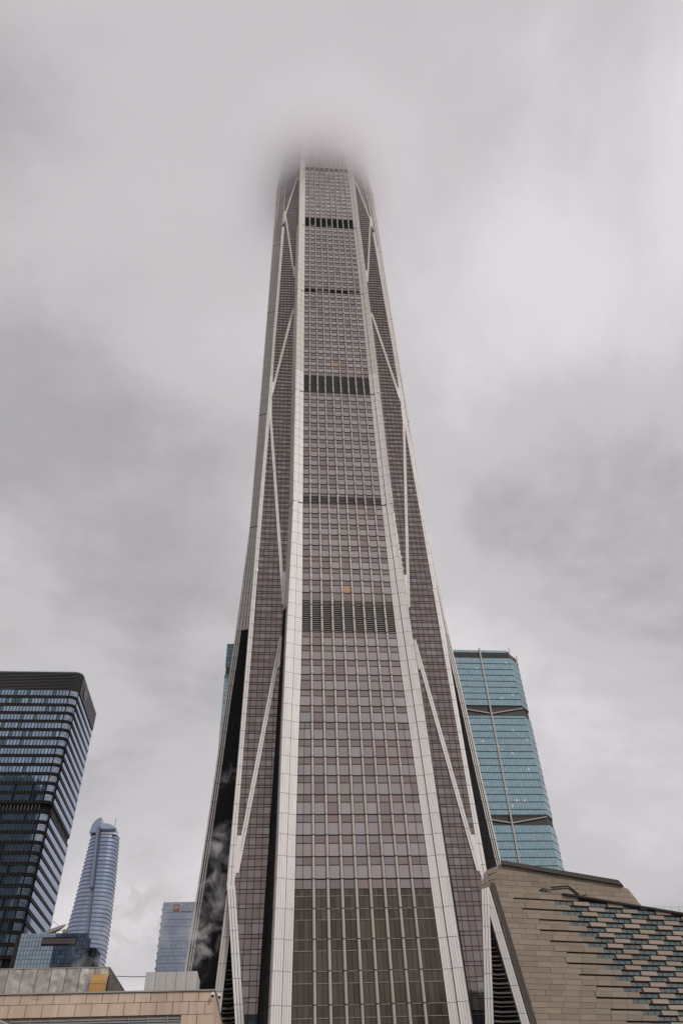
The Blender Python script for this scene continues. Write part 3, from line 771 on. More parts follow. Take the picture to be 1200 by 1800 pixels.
# ---- low dark glass block with the satellite dish
B_ = empty('office_block', (-72, 306, GROUND), 'low dark blue glass block that carries the white satellite dish', 'building')
M['db_glass'] = mat('navy_glass', (.055, .085, .125), .07, .75, .4, .3, wav=.08, wav_scale=.5); M['db_light'] = mat('pale_glass', (.31, .385, .44), .1, .8, .1); M['db_side'] = mat('side_dark_glass', (.11, .12, .135), .15, .7, .2)
m = MB(); m.box(-88, -64.4, 300.2, 309.6, GROUND, 72.6); part(m, 'core', M['rt_dark'], B_)
a, b_, c_ = MB(), MB(), MB(); z = 72.9
i = 0
while z > 50:
    x = -86.4; j = 0
    while x < -64.6:
        tgt = b_ if x < -75.2 else a
        if not (-79 < x < -67.5 and 69.6 < z < 71.6): tgt.prism([(x + .05, 300, z - 1.25), (x + 1.0, 300, z - 1.25), (x + 1.0, 300, z), (x + .05, 300, z)], (0, .15, 0), back=False)
        x += 1.08
    y = 300.2
    while y < 309: c_.prism([(-64.1, y + .05, z - 1.25), (-64.1, y + 1.9, z - 1.25), (-64.1, y + 1.9, z), (-64.1, y + .05, z)], (-.15, 0, 0), back=False); y += 2.0
    z -= 1.35
part(a, 'dark_pane', M['db_glass'], B_, 'stuff'); part(b_, 'pale_pane', M['db_light'], B_, 'stuff'); part(c_, 'side_pane', M['db_side'], B_, 'stuff')
m = MB(); m.box(-79, -67.3, 299.8, 300.1, 69.5, 71.2); part(m, 'louver_band', M['lt_mech'], B_)
B2 = empty('office_block', (-62, 318, GROUND), 'narrow dark glass block at the foot of the distant rounded tower', 'building')
m = MB(); m.box(-68, -62.3, 312.4, 322, GROUND, 71.0); part(m, 'core', M['rt_dark'], B2)
m = MB(); z = 71
while z > 52:
    for x in (-67.5, -66.2, -64.9, -63.6): m.prism([(x + .04, 312, z - 1.3), (x + 1.25, 312, z - 1.3), (x + 1.25, 312, z - .05), (x + .04, 312, z - .05)], (0, .2, 0), back=False)
    for y in (312.2, 315.4, 318.6): m.prism([(-62.1, y, z - 1.3), (-62.1, y + 3.1, z - 1.3), (-62.1, y + 3.1, z - .05), (-62.1, y, z - .05)], (-.1, 0, 0), back=False)
    z -= 1.4
part(m, 'window_pane', M['db_glass'], B2, 'stuff')
# dish
M['dish'] = mat('dish_white', (.55, .52, .46), .5, dirt=.3, dirt_scale=.5)
D_ = empty('satellite_dish', (-78, 303, 72.6), 'large white satellite dish on the roof of the dark glass block', 'dish')
pc = onY(97, 1633, 303); ax = Vector((-.30, -.42, .85)).normalized(); t1 = ax.cross(Vector((0, 0, 1))).normalized(); t2 = ax.cross(t1)
m = MB(); rings = []
for i in range(9):
    r = 4.0 * i / 8; off = -1.1 + 1.1 * (i / 8) ** 2
    b = len(m.v); m.v += [tuple(pc + ax * off + (t1 * cos(2 * pi * j / 28) + t2 * sin(2 * pi * j / 28)) * max(r, .02)) for j in range(28)]; rings.append(b)
for i in range(8):
    for j in range(28): j2 = (j + 1) % 28; m.f.append((rings[i] + j, rings[i] + j2, rings[i + 1] + j2, rings[i + 1] + j)); m.m.append(0)
part(m, 'reflector', M['dish'], D_, smooth=True)
m = MB(); m.tube([tuple(pc + ax * -1.1), tuple(pc + ax * -1.8 + Vector((0, 0, -1))), (pc.x, 303, 72.6)], .35, 6); m.tube([tuple(pc + t1 * 3), tuple(pc + ax * 2.6)], .08, 5); m.tube([tuple(pc - t1 * 3), tuple(pc + ax * 2.6)], .08, 5); m.tube([tuple(pc + t2 * 3), tuple(pc + ax * 2.6)], .08, 5)
part(m, 'support', M['dish'], D_)
m = MB()
for zz_r in (73.5, 74.4): m.tube([(-80, 300.4, zz_r - .6), (-70.5, 300.4, zz_r - .6)], .09, 5)
for x in (-80, -78, -76, -74, -72, -70.5): m.tube([(x, 300.4, 72.6), (x, 300.4, 73.8)], .08, 5)
m.box(-72.6, -70.8, 300.4, 301.6, 72.7, 74.2)
part(m, 'railing', M['dish'], B_)

# ---- blue slab with the orange sign
H_ = empty('office_slab', (-40, 462, GROUND), 'hazy blue glass slab with an orange square sign, left of the tall tower', 'building')
M['ht_glass'] = mat('hazy_blue_glass', (.36, .42, .51), .12, .75, .10, .15); M['ht_line'] = mat('slab_line', (.13, .16, .22), .5, .3); M['ht_cham'] = mat('slab_corner', (.34, .35, .37), .3, .5)  # haze is painted into the slab's blue tints, no haze volume
m = MB(); m.box(-57.6, -20, 450.2, 475, GROUND, 123.8); part(m, 'core', M['ht_line'], H_)
m = MB(); z = 123.9; r = 0
while z > 60:
    x = -57.8
    while x < -41.3:
        m.prism([(x + .03, 450, z - 1.62), (x + .62, 450, z - 1.62), (x + .62, 450, z), (x + .03, 450, z)], (0, .1, 0), back=False); x += .66
    z -= 1.68 if r % 2 else 1.8; r += 1
part(m, 'window_pane', M['ht_glass'], H_, 'stuff')
m = MB(); m.prism([(-41.2, 449.9, GROUND), (-39.7, 449.95, GROUND), (-39.7, 449.95, 124), (-41.2, 449.9, 124)], (0, .3, 0)); part(m, 'corner_strip', M['ht_cham'], H_)
m = MB(); z = 120
while z > 60: m.box(-58.2, -57.6, 449.9, 460, z, z + .5); z -= 3.5
part(m, 'fin', M['db_glass'], H_, 'stuff')
m = MB(); m.box(-50.5, -47, 455, 458, 123.8, 125.0); m.tube([(-51.5, 456, 124), (-51.9, 456, 125.8)], .12, 5); m.tube([(-51.9, 456, 125.8), (-50, 456, 125)], .1, 5); part(m, 'roof_plant', M['ht_line'], H_)
M['sign_o'] = mat('sign_orange', (.46, .10, .045), .5); M['sign_w'] = mat('sign_white', (.62, .63, .65), .5)
G_ = empty('sign', (-47, 449.6, 119), 'square orange rooftop sign with white strokes and two white characters', 'sign')
m = MB(); m.box(-52.15, -48.75, 449.3, 449.7, 119.2, 122.7); part(m, 'sign_plate', M['sign_o'], G_)
for dx in (0, .85, 1.7):
    m = MB(); x0 = -51.75 + dx
    m.prism([(x0, 449.2, 119.95), (x0 + .38, 449.2, 119.95), (x0 + 1.15, 449.2, 121.85), (x0 + .8, 449.2, 121.85)], (0, .1, 0)); m.build('stroke', M['sign_w'], G_).location = -G_.location
def lettering(body, name, size, parent, loc, mt, extrude=.08):
    tc_ = bpy.data.curves.new(name, 'FONT'); tc_.body = body; tc_.size = size; tc_.extrude = extrude; tc_.offset = .03
    to = bpy.data.objects.new(name, tc_); COL.objects.link(to); dg = bpy.context.evaluated_depsgraph_get(); dg.update()
    me = bpy.data.meshes.new_from_object(to.evaluated_get(dg)); bpy.data.objects.remove(to)
    me.materials.clear(); me.materials.append(mt)
    o = bpy.data.objects.new(name, me); COL.objects.link(o); o.parent = parent; o.rotation_euler = (pi / 2, 0, 0); o.location = Vector(loc) - parent.location
    return o
lettering('\u7687', 'character', 3.75, G_, (-48.35, 449.2, 119.35), M['sign_w'])
lettering('\u5ead', 'character', 3.75, G_, (-44.6, 449.2, 119.35), M['sign_w'])

# ================================================================== stone museum, right foreground
M['stone'] = mat('museum_stone', (.285, .228, .175), .8, 0, .17, .12, .55, .06, dirt_col=(.20, .155, .115), bump=.02, bump_scale=6)
M['stone_b'] = mat('museum_stone_window_row', (.305, .248, .20), .8, 0, .14, .12, .3, .1, dirt_col=(.19, .14, .11), bump=.02, bump_scale=6)
M['mcore'] = mat('museum_core', (.05, .04, .032), .9)
M['slot'] = mat('dark_slot_line', (.018, .016, .014), .8)
M['mglass'] = mat('museum_glass', (.17, .205, .20), .12, .6, .12, .1, .3, .4)
M['roofdark'] = mat('roof_edge', (.055, .045, .038), .7, dirt=.3, dirt_scale=.4)
MD = Vector((.980, .198, 0)).normalized(); MN = Vector((MD.y, -MD.x, 0))      # along the wall, and out of it
def plane_hit(x, y, O):
    r = ray(x, y); t = O.dot(MN) / r.dot(MN); return r * t
MO = onY(862, 1553, 112.0)
def uv(x, y, O=None):
    p = plane_hit(x, y, O or MO) - (O or MO); return (p.dot(MD), p.z)
def wp(u, v, out=0, O=None): return (O or MO) + MD * u + Vector((0, 0, v)) + MN * out
def clip(poly, reg):
    """Sutherland-Hodgman against a convex counter-clockwise region"""
    for i in range(len(reg)):
        (ax, ay), (bx, by) = reg[i], reg[(i + 1) % len(reg)]
        o_ = []
        ins = lambda p: (bx - ax) * (p[1] - ay) - (by - ay) * (p[0] - ax) >= 0
        for j in range(len(poly)):
            p, q = poly[j], poly[(j + 1) % len(poly)]
            if ins(p) != ins(q):
                d1 = (bx - ax) * (p[1] - ay) - (by - ay) * (p[0] - ax); d2 = (bx - ax) * (q[1] - ay) - (by - ay) * (q[0] - ax)
                t = d1 / (d1 - d2); X_ = (p[0] + (q[0] - p[0]) * t, p[1] + (q[1] - p[1]) * t)
                if ins(p): o_ += [p, X_]
                else: o_ += [X_]
            elif ins(p): o_.append(p)
        poly = o_
        if len(poly) < 3: return []
    return poly
def area(p): return abs(sum(p[i][0] * p[(i + 1) % len(p)][1] - p[(i + 1) % len(p)][0] * p[i][1] for i in range(len(p)))) / 2
U_ = empty('museum', MO + Vector((20, 10, GROUND - MO.z)), 'stone clad museum with staggered window slots and slanting rooflines, right foreground', 'museum')
tl = uv(862, 1553); tr = uv(1200, 1609); bl_ = uv(935, 1800)
du = (bl_[0] - tl[0]) / (bl_[1] - tl[1])
vb = GROUND - MO.z
TRX = (tr[0] * 1.6, tl[1] + (tr[1] - tl[1]) * 1.6)
LBX = (tl[0] + du * (vb - tl[1]), vb)
low_reg = [LBX, (TRX[0], vb), TRX, tl]
# window rows follow the pixels of the photograph: rows 8.5 px apart near the top
vr0 = uv(985, 1588)[1]; vr1 = uv(985, 1596.7)[1]; CH = vr0 - vr1      # one course
print('course', CH, 'wall', tl, tr, bl_, TRX)
class PS:
    def __init__(s, name, mt, parent, lim): s.name, s.mt, s.parent, s.lim, s.n, s.rest = name, mt, parent, lim, 0, MB()
    def add(s, pts, off, force=False):
        if s.n < s.lim and not force:
            m = MB(); m.prism(pts, off); part(m, s.name, s.mt, s.parent); s.n += 1
        else: s.rest.prism(pts, off)
    def done(s): part(s.rest, s.name, s.mt, s.parent, 'stuff')
st = PS('stone_panel', M['stone'], U_, 300); sb = PS('stone_block', M['stone_b'], U_, 200); wg = PS('window_pane', M['mglass'], U_, 300); sl = PS('shadow_gap', M['slot'], U_, 60)
m = MB(); m.prism([wp(u, v, -.45) for u, v in low_reg], Vector((8, 9, 0))); part(m, 'wall_core', M['mcore'], U_)
# rows
u_row0 = uv(860 + 400 / 3.53, 1500 + 300 / 3.53)[0]
ustep = (uv(860 + 655 / 3.53, 1500 + 600 / 3.53)[0] - u_row0) / 10.0
PER = uv(860 + 610 / 3.53, 1500 + 300 / 3.53)[0] - u_row0
odd0 = uv(860 + 495 / 3.53, 1500 + 332 / 3.53)[0] - u_row0
s_row0 = uv(860 + 120 / 3.53, 1500 + 280 / 3.53)[0]
s_step = (uv(860 + 690 / 3.53, 1500 + 905 / 3.53)[0] - s_row0) / 20.0
vtop = uv(860 + 400 / 3.53, 1500 + 288 / 3.53)[1]
print('ustep', ustep, 'PER', PER, 'odd', odd0, 's', s_row0, s_step)
WL = PER * .55
n = -12
order = []
while vtop - n * CH > vb + .1:
    order.append(n); n += 1
vis_v = uv(1000, 1800)[1]
for n in order:
    v1 = vtop - n * CH; v0 = v1 - CH
    far = v1 < vis_v - 1
    start = u_row0 + ustep * n + (odd0 - ustep if n % 2 else 0)
    if n < 0: start = u_row0 + 4
    # plain stone left of the first window
    PW = 2.3; u = -6 + (n * 1.31) % PW
    slit = (n >= 0 and n % 2 == 0)
    s0 = s_row0 + s_step * n
    while u < start:
        a, b_ = u + .018, min(u + PW * (1 + .04 * ((n * 7) % 3)), start) - .018
        u = b_ + .018
        top = v1 - .018
        lift = 0.0
        if n >= -1 and (a > s0 + (s_step if n % 2 else 0) - .2) and n % 2 == 0: top = v1 - .2
        p = clip([(a, v0 + .018), (b_, v0 + .018), (b_, top), (a, top)], low_reg)
        if len(p) < 3 or area(p) < .05: continue
        o_ = random.uniform(0, .05)
        if n % 2 and n > 0 and a > s0: o_ += .08
        st.add([wp(x, y, o_) for x, y in p], -MN * .45, far)
    if n >= 0:
        # stone blocks and glass in turn
        u = start; kx = 0
        while u < TRX[0]:
            wl = WL * (.94 ** 0)
            p = clip([(u + .05, v0 + .08), (u + wl, v0 + .08), (u + wl, v1 - .1), (u + .05, v1 - .1)], low_reg)
            if len(p) >= 3 and area(p) > .05:
                for t in range(3):
                    ua, ub = u + wl * t / 3 + .06, u + wl * (t + 1) / 3 - .03
                    q = clip([(ua, v0 + .06), (ub, v0 + .06), (ub, v1 - .18), (ua, v1 - .18)], low_reg)
                    if len(q) >= 3 and area(q) > .03: wg.add([wp(x, y, -.12) for x, y in q], -MN * .08, far or wg.n > 299)
            a, b_ = u + wl, u + PER
            p = clip([(a, v0 + .02), (b_, v0 + .02), (b_, v1 - .12), (a, v1 - .12)], low_reg)
            if len(p) >= 3 and area(p) > .05:
                sb.add([wp(x, y, .06 + .16 * (v1 - y) / CH) for x, y in p], -MN * .55, far)
            u += PER
for x in (st, sb, wg): x.done()
# dark edge down the left and along the top of the lower wall
m = MB(); m.prism([wp(tl[0] - .15, tl[1] + .1, .3), wp(LBX[0] - .3, vb, .3), wp(LBX[0] + .35, vb, .3), wp(tl[0] + .3, tl[1], .3)], Vector((.9, 1.0, 0))); part(m, 'edge_flashing', M['roofdark'], U_)
us = uv(988, 1574)[0]
ft = lambda u: tl[1] + (tr[1] - tl[1]) * (u - tl[0]) / (tr[0] - tl[0])
m = MB(); m.prism([wp(us, ft(us) - .02, .45), wp(TRX[0], ft(TRX[0]) - .02, .45), wp(TRX[0], ft(TRX[0]) + .28, .45), wp(us, ft(us) + .22, .45)], -MN * 1.2); part(m, 'roof_edge', M['slot'], U_)
# upper, set-back volume
O2 = MO - MN * 7.0
upx = [(862, 1553), (873, 1519), (1090, 1556.5), (1103, 1562), (1130, 1597), (1290, 1650), (1290, 1700), (900, 1640)]
ureg = [uv(x, y, O2) for x, y in upx][::-1]
cv = [uv(x, y, O2) for x, y in [(870, 1640), (864, 1553), (874, 1519), (1090, 1556.5), (1103, 1562), (1131, 1598)]]
c1 = [uv(866, 1557, O2), uv(990, 1602, O2), uv(1136, 1640, O2), uv(1131, 1598, O2), uv(1103, 1562.5, O2), uv(1088, 1556.5, O2), uv(877, 1520, O2)]
st2 = PS('stone_panel', M['stone'], U_, 120)
m = MB(); m.prism([wp(u, v, -.4, O2) for u, v in c1], Vector((4.5, 9, 0))); part(m, 'upper_core', M['mcore'], U_)
vmax = max(v for u, v in c1); vmin = uv(1131, 1640, O2)[1] - 3; n = 0; v = vmax
while v > vmin:
    u = -4 + (n * 1.4) % 2.6
    while u < 40:
        p = clip([(u + .018, v - CH * 1.12 + .018), (u + 2.6 - .018, v - CH * 1.12 + .018), (u + 2.6 - .018, v - .018), (u + .018, v - .018)], c1)
        if len(p) >= 3 and area(p) > .04: st2.add([wp(x, y, random.uniform(0, .05), O2) for x, y in p], -MN * .4)
        u += 2.6
    v -= CH * 1.12; n += 1
st2.done()
a, b_ = uv(877, 1513.5, O2), uv(1083, 1548.5, O2); c2, d2 = uv(1091, 1557.5, O2), uv(877, 1520.5, O2)
m = MB(); m.prism([wp(*d2, .5, O2), wp(*c2, .5, O2), wp(*b_, .5, O2), wp(*a, .5, O2)], Vector((4, 8, 0))); part(m, 'roof_edge', M['roofdark'], U_)
e0, e1 = uv(877, 1520.5, O2), uv(866, 1556, O2)
m = MB()
for i in range(3):
    t0, t1 = i / 3, (i + 1) / 3
    A = lambda t: (e0[0] + (e1[0] - e0[0]) * t, e0[1] + (e1[1] - e0[1]) * t)
    p0, p1 = A(t0), A(t1)
    q = [wp(*p1, 0, O2) - MD * 1.3 - MN * 2.5, wp(*p1, .02, O2), wp(*p0, .02, O2) - Vector((0, 0, .04)), wp(*p0, 0, O2) - MD * 1.0 - MN * 2.5 - Vector((0, 0, .04))]
    mm = MB(); mm.prism(q, -MN * .3); part(mm, 'stone_return', M['stone'], U_)
# roof crane: basket, jib, base
M['crane'] = mat('crane_black', (.025, .024, .026), .5, .4); M['crane_g'] = mat('crane_grey', (.09, .085, .085), .5, .4)
OC = MO - MN * 1.0
def cp(x, y, out=0): p = plane_hit(x, y, OC); return p + MN * out
K_ = empty('roof_crane', cp(1016, 1578), 'black window cleaning crane with an angled jib and basket on the museum roof', 'crane')
m = MB()
for dy in (0, .35): m.tube([cp(968, 1564) + Vector((0, 0, dy)), cp(975, 1563.5) + Vector((0, 0, dy)), cp(998, 1561.5) + Vector((0, 0, dy))], .09, 5)
for i in range(7):
    t = i / 7; a = cp(970 + 28 * t, 1564 - 2.5 * t); b2 = cp(970 + 28 * (t + .14), 1564 - 2.5 * (t + .14)); m.tube([a, b2 + Vector((0, 0, .35))], .06, 4)
part(m, 'jib', M['crane'], K_)
m = MB()
for dy in (0, .35): m.tube([cp(998, 1561.5) + Vector((0, 0, dy)), cp(1007, 1568) + Vector((.0, 0, dy)), cp(1018, 1577) + Vector((0, 0, dy))], .11, 5)
for i in range(6):
    t = i / 6; a = cp(998 + 20 * t, 1562 + 15 * t); b2 = cp(998 + 20 * (t + .15), 1562 + 15 * (t + .15)); m.tube([a, b2 + Vector((0, 0, .35))], .06, 4)
part(m, 'boom', M['crane'], K_)
m = MB(); a = cp(952, 1561); 
q = [cp(951.5, 1567.5), cp(959.5, 1569.5), cp(960, 1562.5), cp(953, 1560.5)]
m.prism(q, -MN * 1.1); part(m, 'basket', M['crane'], K_)
m = MB(); m.prism([cp(960.5, 1570), cp(968, 1570), cp(968.5, 1562.5), cp(961, 1562)], -MN * .9); part(m, 'counterweight', M['crane_g'], K_)
m = MB(); m.tube([cp(1012, 1573), cp(1018, 1577), cp(1024, 1574), cp(1031, 1573)], .08, 5); m.prism([cp(1014, 1582), cp(1022, 1582), cp(1022, 1576), cp(1014, 1576)], -MN * .9); part(m, 'base', M['crane'], K_)
# stone building with glass railing behind the museum, right edge
Z_ = empty('terrace_building', (210, 206, GROUND), 'pale stone terrace with a thin glass railing behind the museum roof', 'building')
p0, p1 = onY(1125, 1603, 200), onY(1215, 1606, 200)
M['pale'] = mat('pale_stone', (.42, .37, .32), .7, dirt=.2); M['rail'] = mat('rail', (.45, .46, .46), .4, .5)
zt = p0.z - 1.0
m = MB(); m.box(p0.x - 6, p0.x + 70, 200, 215, GROUND, zt); part(m, 'wall', M['pale'], Z_)
m = MB(); m.box(p0.x - 6.2, p0.x + 70, 199.8, 200.2, zt, zt + .35); part(m, 'coping', M['pale'], Z_)
gm_ = bpy.data.materials.new('railing_glass'); gm_.use_nodes = True; b_ = gm_.node_tree.nodes['Principled BSDF']; b_.inputs['Base Color'].default_value = (.7, .78, .78, 1); b_.inputs['Alpha'].default_value = .35; b_.inputs['Roughness'].default_value = .1
x = p0.x - 6
while x < p0.x + 30:
    m = MB(); m.box(x + .08, x + 1.95, 200.0, 200.03, zt + .4, zt + 1.9); part(m, 'glass_pane', gm_, Z_)
    m = MB(); m.box(x - .05, x + .05, 199.95, 200.08, zt + .3, zt + 2.1); part(m, 'post', M['rail'], Z_); x += 2.05
m = MB(); m.box(p0.x - 6, p0.x + 30, 199.95, 200.08, zt + 2.05, zt + 2.15); part(m, 'handrail', M['rail'], Z_)

# ================================================================== beige building, bottom left
M['beige'] = mat('beige_panel', (.62, .475, .37), .6, 0, .07, .08, .7, .45, dirt_col=(.30, .205, .14), streak=True)
M['coping'] = mat('coping_metal', (.38, .345, .31), .5, .2, dirt=.3); M['grout'] = mat('grout', (.17, .12, .09), .8)
M['slat'] = mat('louver_slat', (.27, .275, .27), .5, .3, .1, 0, .3, .5)
YG = 60.0; GX = -3.5; ZG = 10.9
BG = empty('podium_building', (-20, 75, GROUND), 'low building of beige stone panels with a louver strip, bottom left', 'building')
m = MB(); m.box(-60, GX - .12, YG + .12, 110, GROUND, ZG - .05); part(m, 'core', M['grout'], BG)
m = MB(); m.box(-60, GX + .06, YG - .1, YG + .7, ZG, ZG + .08); m.box(GX - .5, GX + .061, YG + .7, 110, ZG, ZG + .08); part(m, 'coping', M['coping'], BG)
courses = [(ZG - .02, 10.3), (10.3, 9.57), (9.57, 8.6), (8.6, 7.6), (7.6, 6.6)]
for ci, (z1, z0) in enumerate(courses):
    x = GX - (0 if ci % 2 == 0 else .55); first = True
    xr_ = GX
    while xr_ > -24:
        xl_ = xr_ - (1.07 if not (first and ci % 2) else .6); first = False
        if not (ci >= 2 and xl_ < -5.7 and xr_ > -16.9):
            m = MB(); t = random.uniform(-.012, .012)
            m.prism([(xl_ + .018, YG + t, z0 + .018), (xr_ - .018, YG + t, z0 + .018), (xr_ - .018, YG + t, z1 - .012), (xl_ + .018, YG + t, z1 - .012)], (0, .1, 0)); part(m, 'stone_panel', M['beige'], BG)
        xr_ = xl_
    y = YG
    while y < 100:
        yb = y + (1.6 if not (y == YG and ci % 2) else .8)
        m = MB(); m.prism([(GX, y + .012, z0 + .012), (GX, yb - .012, z0 + .012), (GX, yb - .012, z1 - .012), (GX, y + .012, z1 - .012)], (-.1, 0, 0))
        if y < 74: part(m, 'stone_panel', M['beige'], BG)
        else: part(m, 'stone_panel', M['beige'], BG)
        y = yb
m = MB(); m.box(-60, GX, YG + .02, YG + .1, GROUND, 6.6); m.box(GX - .1, GX - .001, YG + .1, 110, GROUND, 6.6); m.box(-60, -24.2, YG + .001, YG + .019, 6.6, ZG - .05); part(m, 'lower_wall', M['beige'], BG)
x = -16.7
while x < -5.8:
    m = MB(); m.box(x + 0.0, x + .07, YG + .02, YG + .2, 6.6, 9.5); part(m, 'louver_post', M['slat'], BG)
    for j in range(20):
        z = 9.45 - j * .145
        m = MB(); m.prism([(x + .08, YG + .06, z - .1), (x + 1.26, YG + .06, z - .1), (x + 1.26, YG + .12, z), (x + .08, YG + .12, z)], (0, .02, 0))
        if j < 6: part(m, 'louver_slat', M['slat'], BG)
        else: part(m, 'louver_slat', M['slat'], BG)
    x += 1.27
# sheet-metal plant boxes on the roof
M['sheet'] = mat('roof_sheet', (.52, .49, .46), .5, .4, .14, 0, .65, .8, dirt_col=(.15, .13, .11), wav=.35, wav_scale=1.1)
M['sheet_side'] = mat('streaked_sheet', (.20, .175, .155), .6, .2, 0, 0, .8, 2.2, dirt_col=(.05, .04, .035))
X1 = empty('plant_box', (-16, 66, ZG), 'long dented sheet metal plant box on the roof edge behind the orange duct', 'plant box')
YP = 61.2; q1 = onY(193, 1701, YP); q0 = onY(0, 1705, YP)
zt = q1.z
m = MB(); m.box(-40, q1.x - .02, YP + .1, YP + 9, ZG - .02, zt - .03); part(m, 'frame', M['grout'], X1)
x = q1.x; 
while x > -30:
    w_ = .98; t = random.uniform(-.02, .02)
    m = MB(); m.prism([(x - w_ + .02, YP + t, ZG + .09), (x - .02, YP - t, ZG + .09), (x - .02, YP - t, zt), (x - w_ + .02, YP + t, zt)], (0, .08, 0)); part(m, 'sheet_panel', M['sheet'], X1)
    m = MB(); m.box(x - .1, x - .05, YP - .05, YP - .02, zt - .06, zt - .02); x -= w_
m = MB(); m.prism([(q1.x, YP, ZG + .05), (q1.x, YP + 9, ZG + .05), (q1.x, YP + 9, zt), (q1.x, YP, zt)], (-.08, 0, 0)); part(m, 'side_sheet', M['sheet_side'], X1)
m = MB(); m.box(-40, q1.x + .03, YP - .04, YP + 9, zt + .001, zt + .05); part(m, 'lid', M['coping'], X1)
X2 = empty('plant_box', (-6, 64, ZG), 'short pale sheet metal box on the roof, right of the gap with the wire', 'plant box')
q3 = onY(257, 1709, YP); q4 = onY(347, 1707, YP); zt2 = q4.z
M['sheet2'] = mat('pale_sheet', (.52, .50, .48), .5, .2, .06, 0, .4, .9, dirt_col=(.25, .23, .21), streak=True)
m = MB(); m.box(q3.x, q4.x - .02, YP + .1, YP + 3.2, ZG - .02, zt2 - .02); part(m, 'frame', M['grout'], X2)
nn = 5; wdt = (q4.x - q3.x) / nn
for i in range(nn):
    m = MB(); m.prism([(q3.x + wdt * i + .012, YP, ZG + .09), (q3.x + wdt * (i + 1) - .012, YP, ZG + .09), (q3.x + wdt * (i + 1) - .012, YP, zt2), (q3.x + wdt * i + .012, YP, zt2)], (0, .08, 0)); part(m, 'sheet_panel', M['sheet2'], X2)
for i in range(3):
    y0, y1 = YP + .02 + i * 1.07, YP + .98 + i * 1.07
    m = MB(); m.prism([(q4.x, y0, ZG + .05), (q4.x, y1, ZG + .05), (q4.x, y1, zt2 - .0), (q4.x, y0, zt2)], (-.08, 0, 0)); part(m, 'side_sheet', M['sheet2'], X2)
# orange duct
M['duct'] = mat('orange_duct', (.50, .27, .075), .5, .1, 0, 0, .5, 1.2, dirt_col=(.24, .12, .04)); 
dx0, dx1 = onY(157, 1744, 60.75).x, onY(186, 1744, 60.75).x; dz1 = onY(160, 1712, 61.1).z
Dk = empty('duct', ((dx0 + dx1) / 2, 60.9, ZG), 'curved ochre orange duct hood standing against the metal plant box', 'duct')
def duct_pts(x, r=1.0):
    h = dz1 - ZG - .1; return [(x, 60.45, ZG + .1), (x, 60.45, ZG + .1 + h * .45)] + [(x, 61.2 - .75 * cos(a), ZG + .1 + h * (.45 + .55 * sin(a))) for a in (pi * .1, pi * .2, pi * .3, pi * .4, pi / 2)]
A, B = duct_pts(dx0), duct_pts(dx1)
m = MB()
for i in range(len(A) - 1):
    m.prism([A[i], B[i], B[i + 1], A[i + 1]], (0, .04, 0))
part(m, 'hood', M['duct'], Dk)
m = MB(); m.face([*B, (dx1, 61.2, ZG + .1)]); part(m, 'opening', M['void'], Dk)
m = MB(); m.prism([(dx0 - .02, 60.42, ZG + .1 + (dz1 - ZG) * .42), (dx1 + .02, 60.42, ZG + .1 + (dz1 - ZG) * .42), (dx1 + .02, 60.42, ZG + .14 + (dz1 - ZG) * .42), (dx0 - .02, 60.42, ZG + .14 + (dz1 - ZG) * .42)], (0, .03, 0))
m.tube([B[k_] for k_ in range(len(B))], .025, 5); part(m, 'rim', M['coping'], Dk)
# wire between the boxes, cable loop
m = MB(); a, b_ = onY(205, 1716, 62.5), onY(262, 1716.5, 62.5); m.tube([a, (a + b_) / 2 - Vector((0, 0, .03)), b_], .025, 5); tag(m.build('wire', M['crane_g']), 'thin dark wire strung between the two metal roof boxes', 'wire')
m = MB(); m.tube([onY(56 + 4 * i, 1748.5 + 2.2 * sin(pi * i / 6), 59.85) for i in range(7)], .015, 5); tag(m.build('cable', M['crane_g']), 'short dark cable sagging from the roof edge of the beige building', 'cable')
# cameras at the corner
M['cctv'] = mat('camera_white', (.7, .7, .7), .4); M['cctv_k'] = mat('camera_black', (.02, .02, .02), .3)
for (px, py, Y, lab) in ((374, 1749, 59.7, 'small white dome security camera on the front of the stone corner'), (385.5, 1751, 63.2, 'small white security camera sticking out around the stone corner')):
    c = onY(px, py, Y); E_ = empty('security_camera', c, lab, 'security camera', 'security cameras at the corner of the beige building')
    m = MB(); m.tube([c + Vector((0, 0, .16)), c + Vector((0, 0, .05)), c], [.05, .12, .13], 10); 
    if Y < 60: m.tube([c + Vector((0, 0, .14)), (c.x, 60.02, c.z + .14)], .03, 5)
    else: m.tube([c + Vector((0, 0, .14)), (GX - .02, c.y, c.z + .18)], .05, 5)
    part(m, 'housing', M['cctv'], E_)
    m = MB(); m.tube([c + Vector((.0, 0, 0)), c + Vector((0, -.01, -.1)), c + Vector((0, -.02, -.17))], [.10, .095, .03], 10); part(m, 'lens', M['cctv_k'], E_)
# grey pipe in the very corner
M['pipe'] = mat('grey_pipe', (.20, .195, .20), .45, .3, dirt=.3, dirt_scale=2)
pa_, pb_ = onY(-25, 1784, 30), onY(36, 1815, 30)
d_ = (pb_ - pa_).normalized()
E_ = empty('canopy_tube', pa_, 'thick grey metal tube poking into the bottom left corner', 'tube')
m = MB(); m.tube([pa_ - d_ * 2 - Vector((0, 0, .35)), pa_ - Vector((0, 0, .35)), pb_ - Vector((0, 0, .35)), pb_ + d_ * 2 - Vector((0, 0, .35))], .36, 16); part(m, 'tube', M['pipe'], E_, smooth=True)
m = MB(); m.tube([pa_ - d_ * 2 + Vector((0, -.05, .03)), pb_ + d_ * 2 + Vector((0, -.05, .03))], .035, 6); part(m, 'rim', M['coping'], E_)

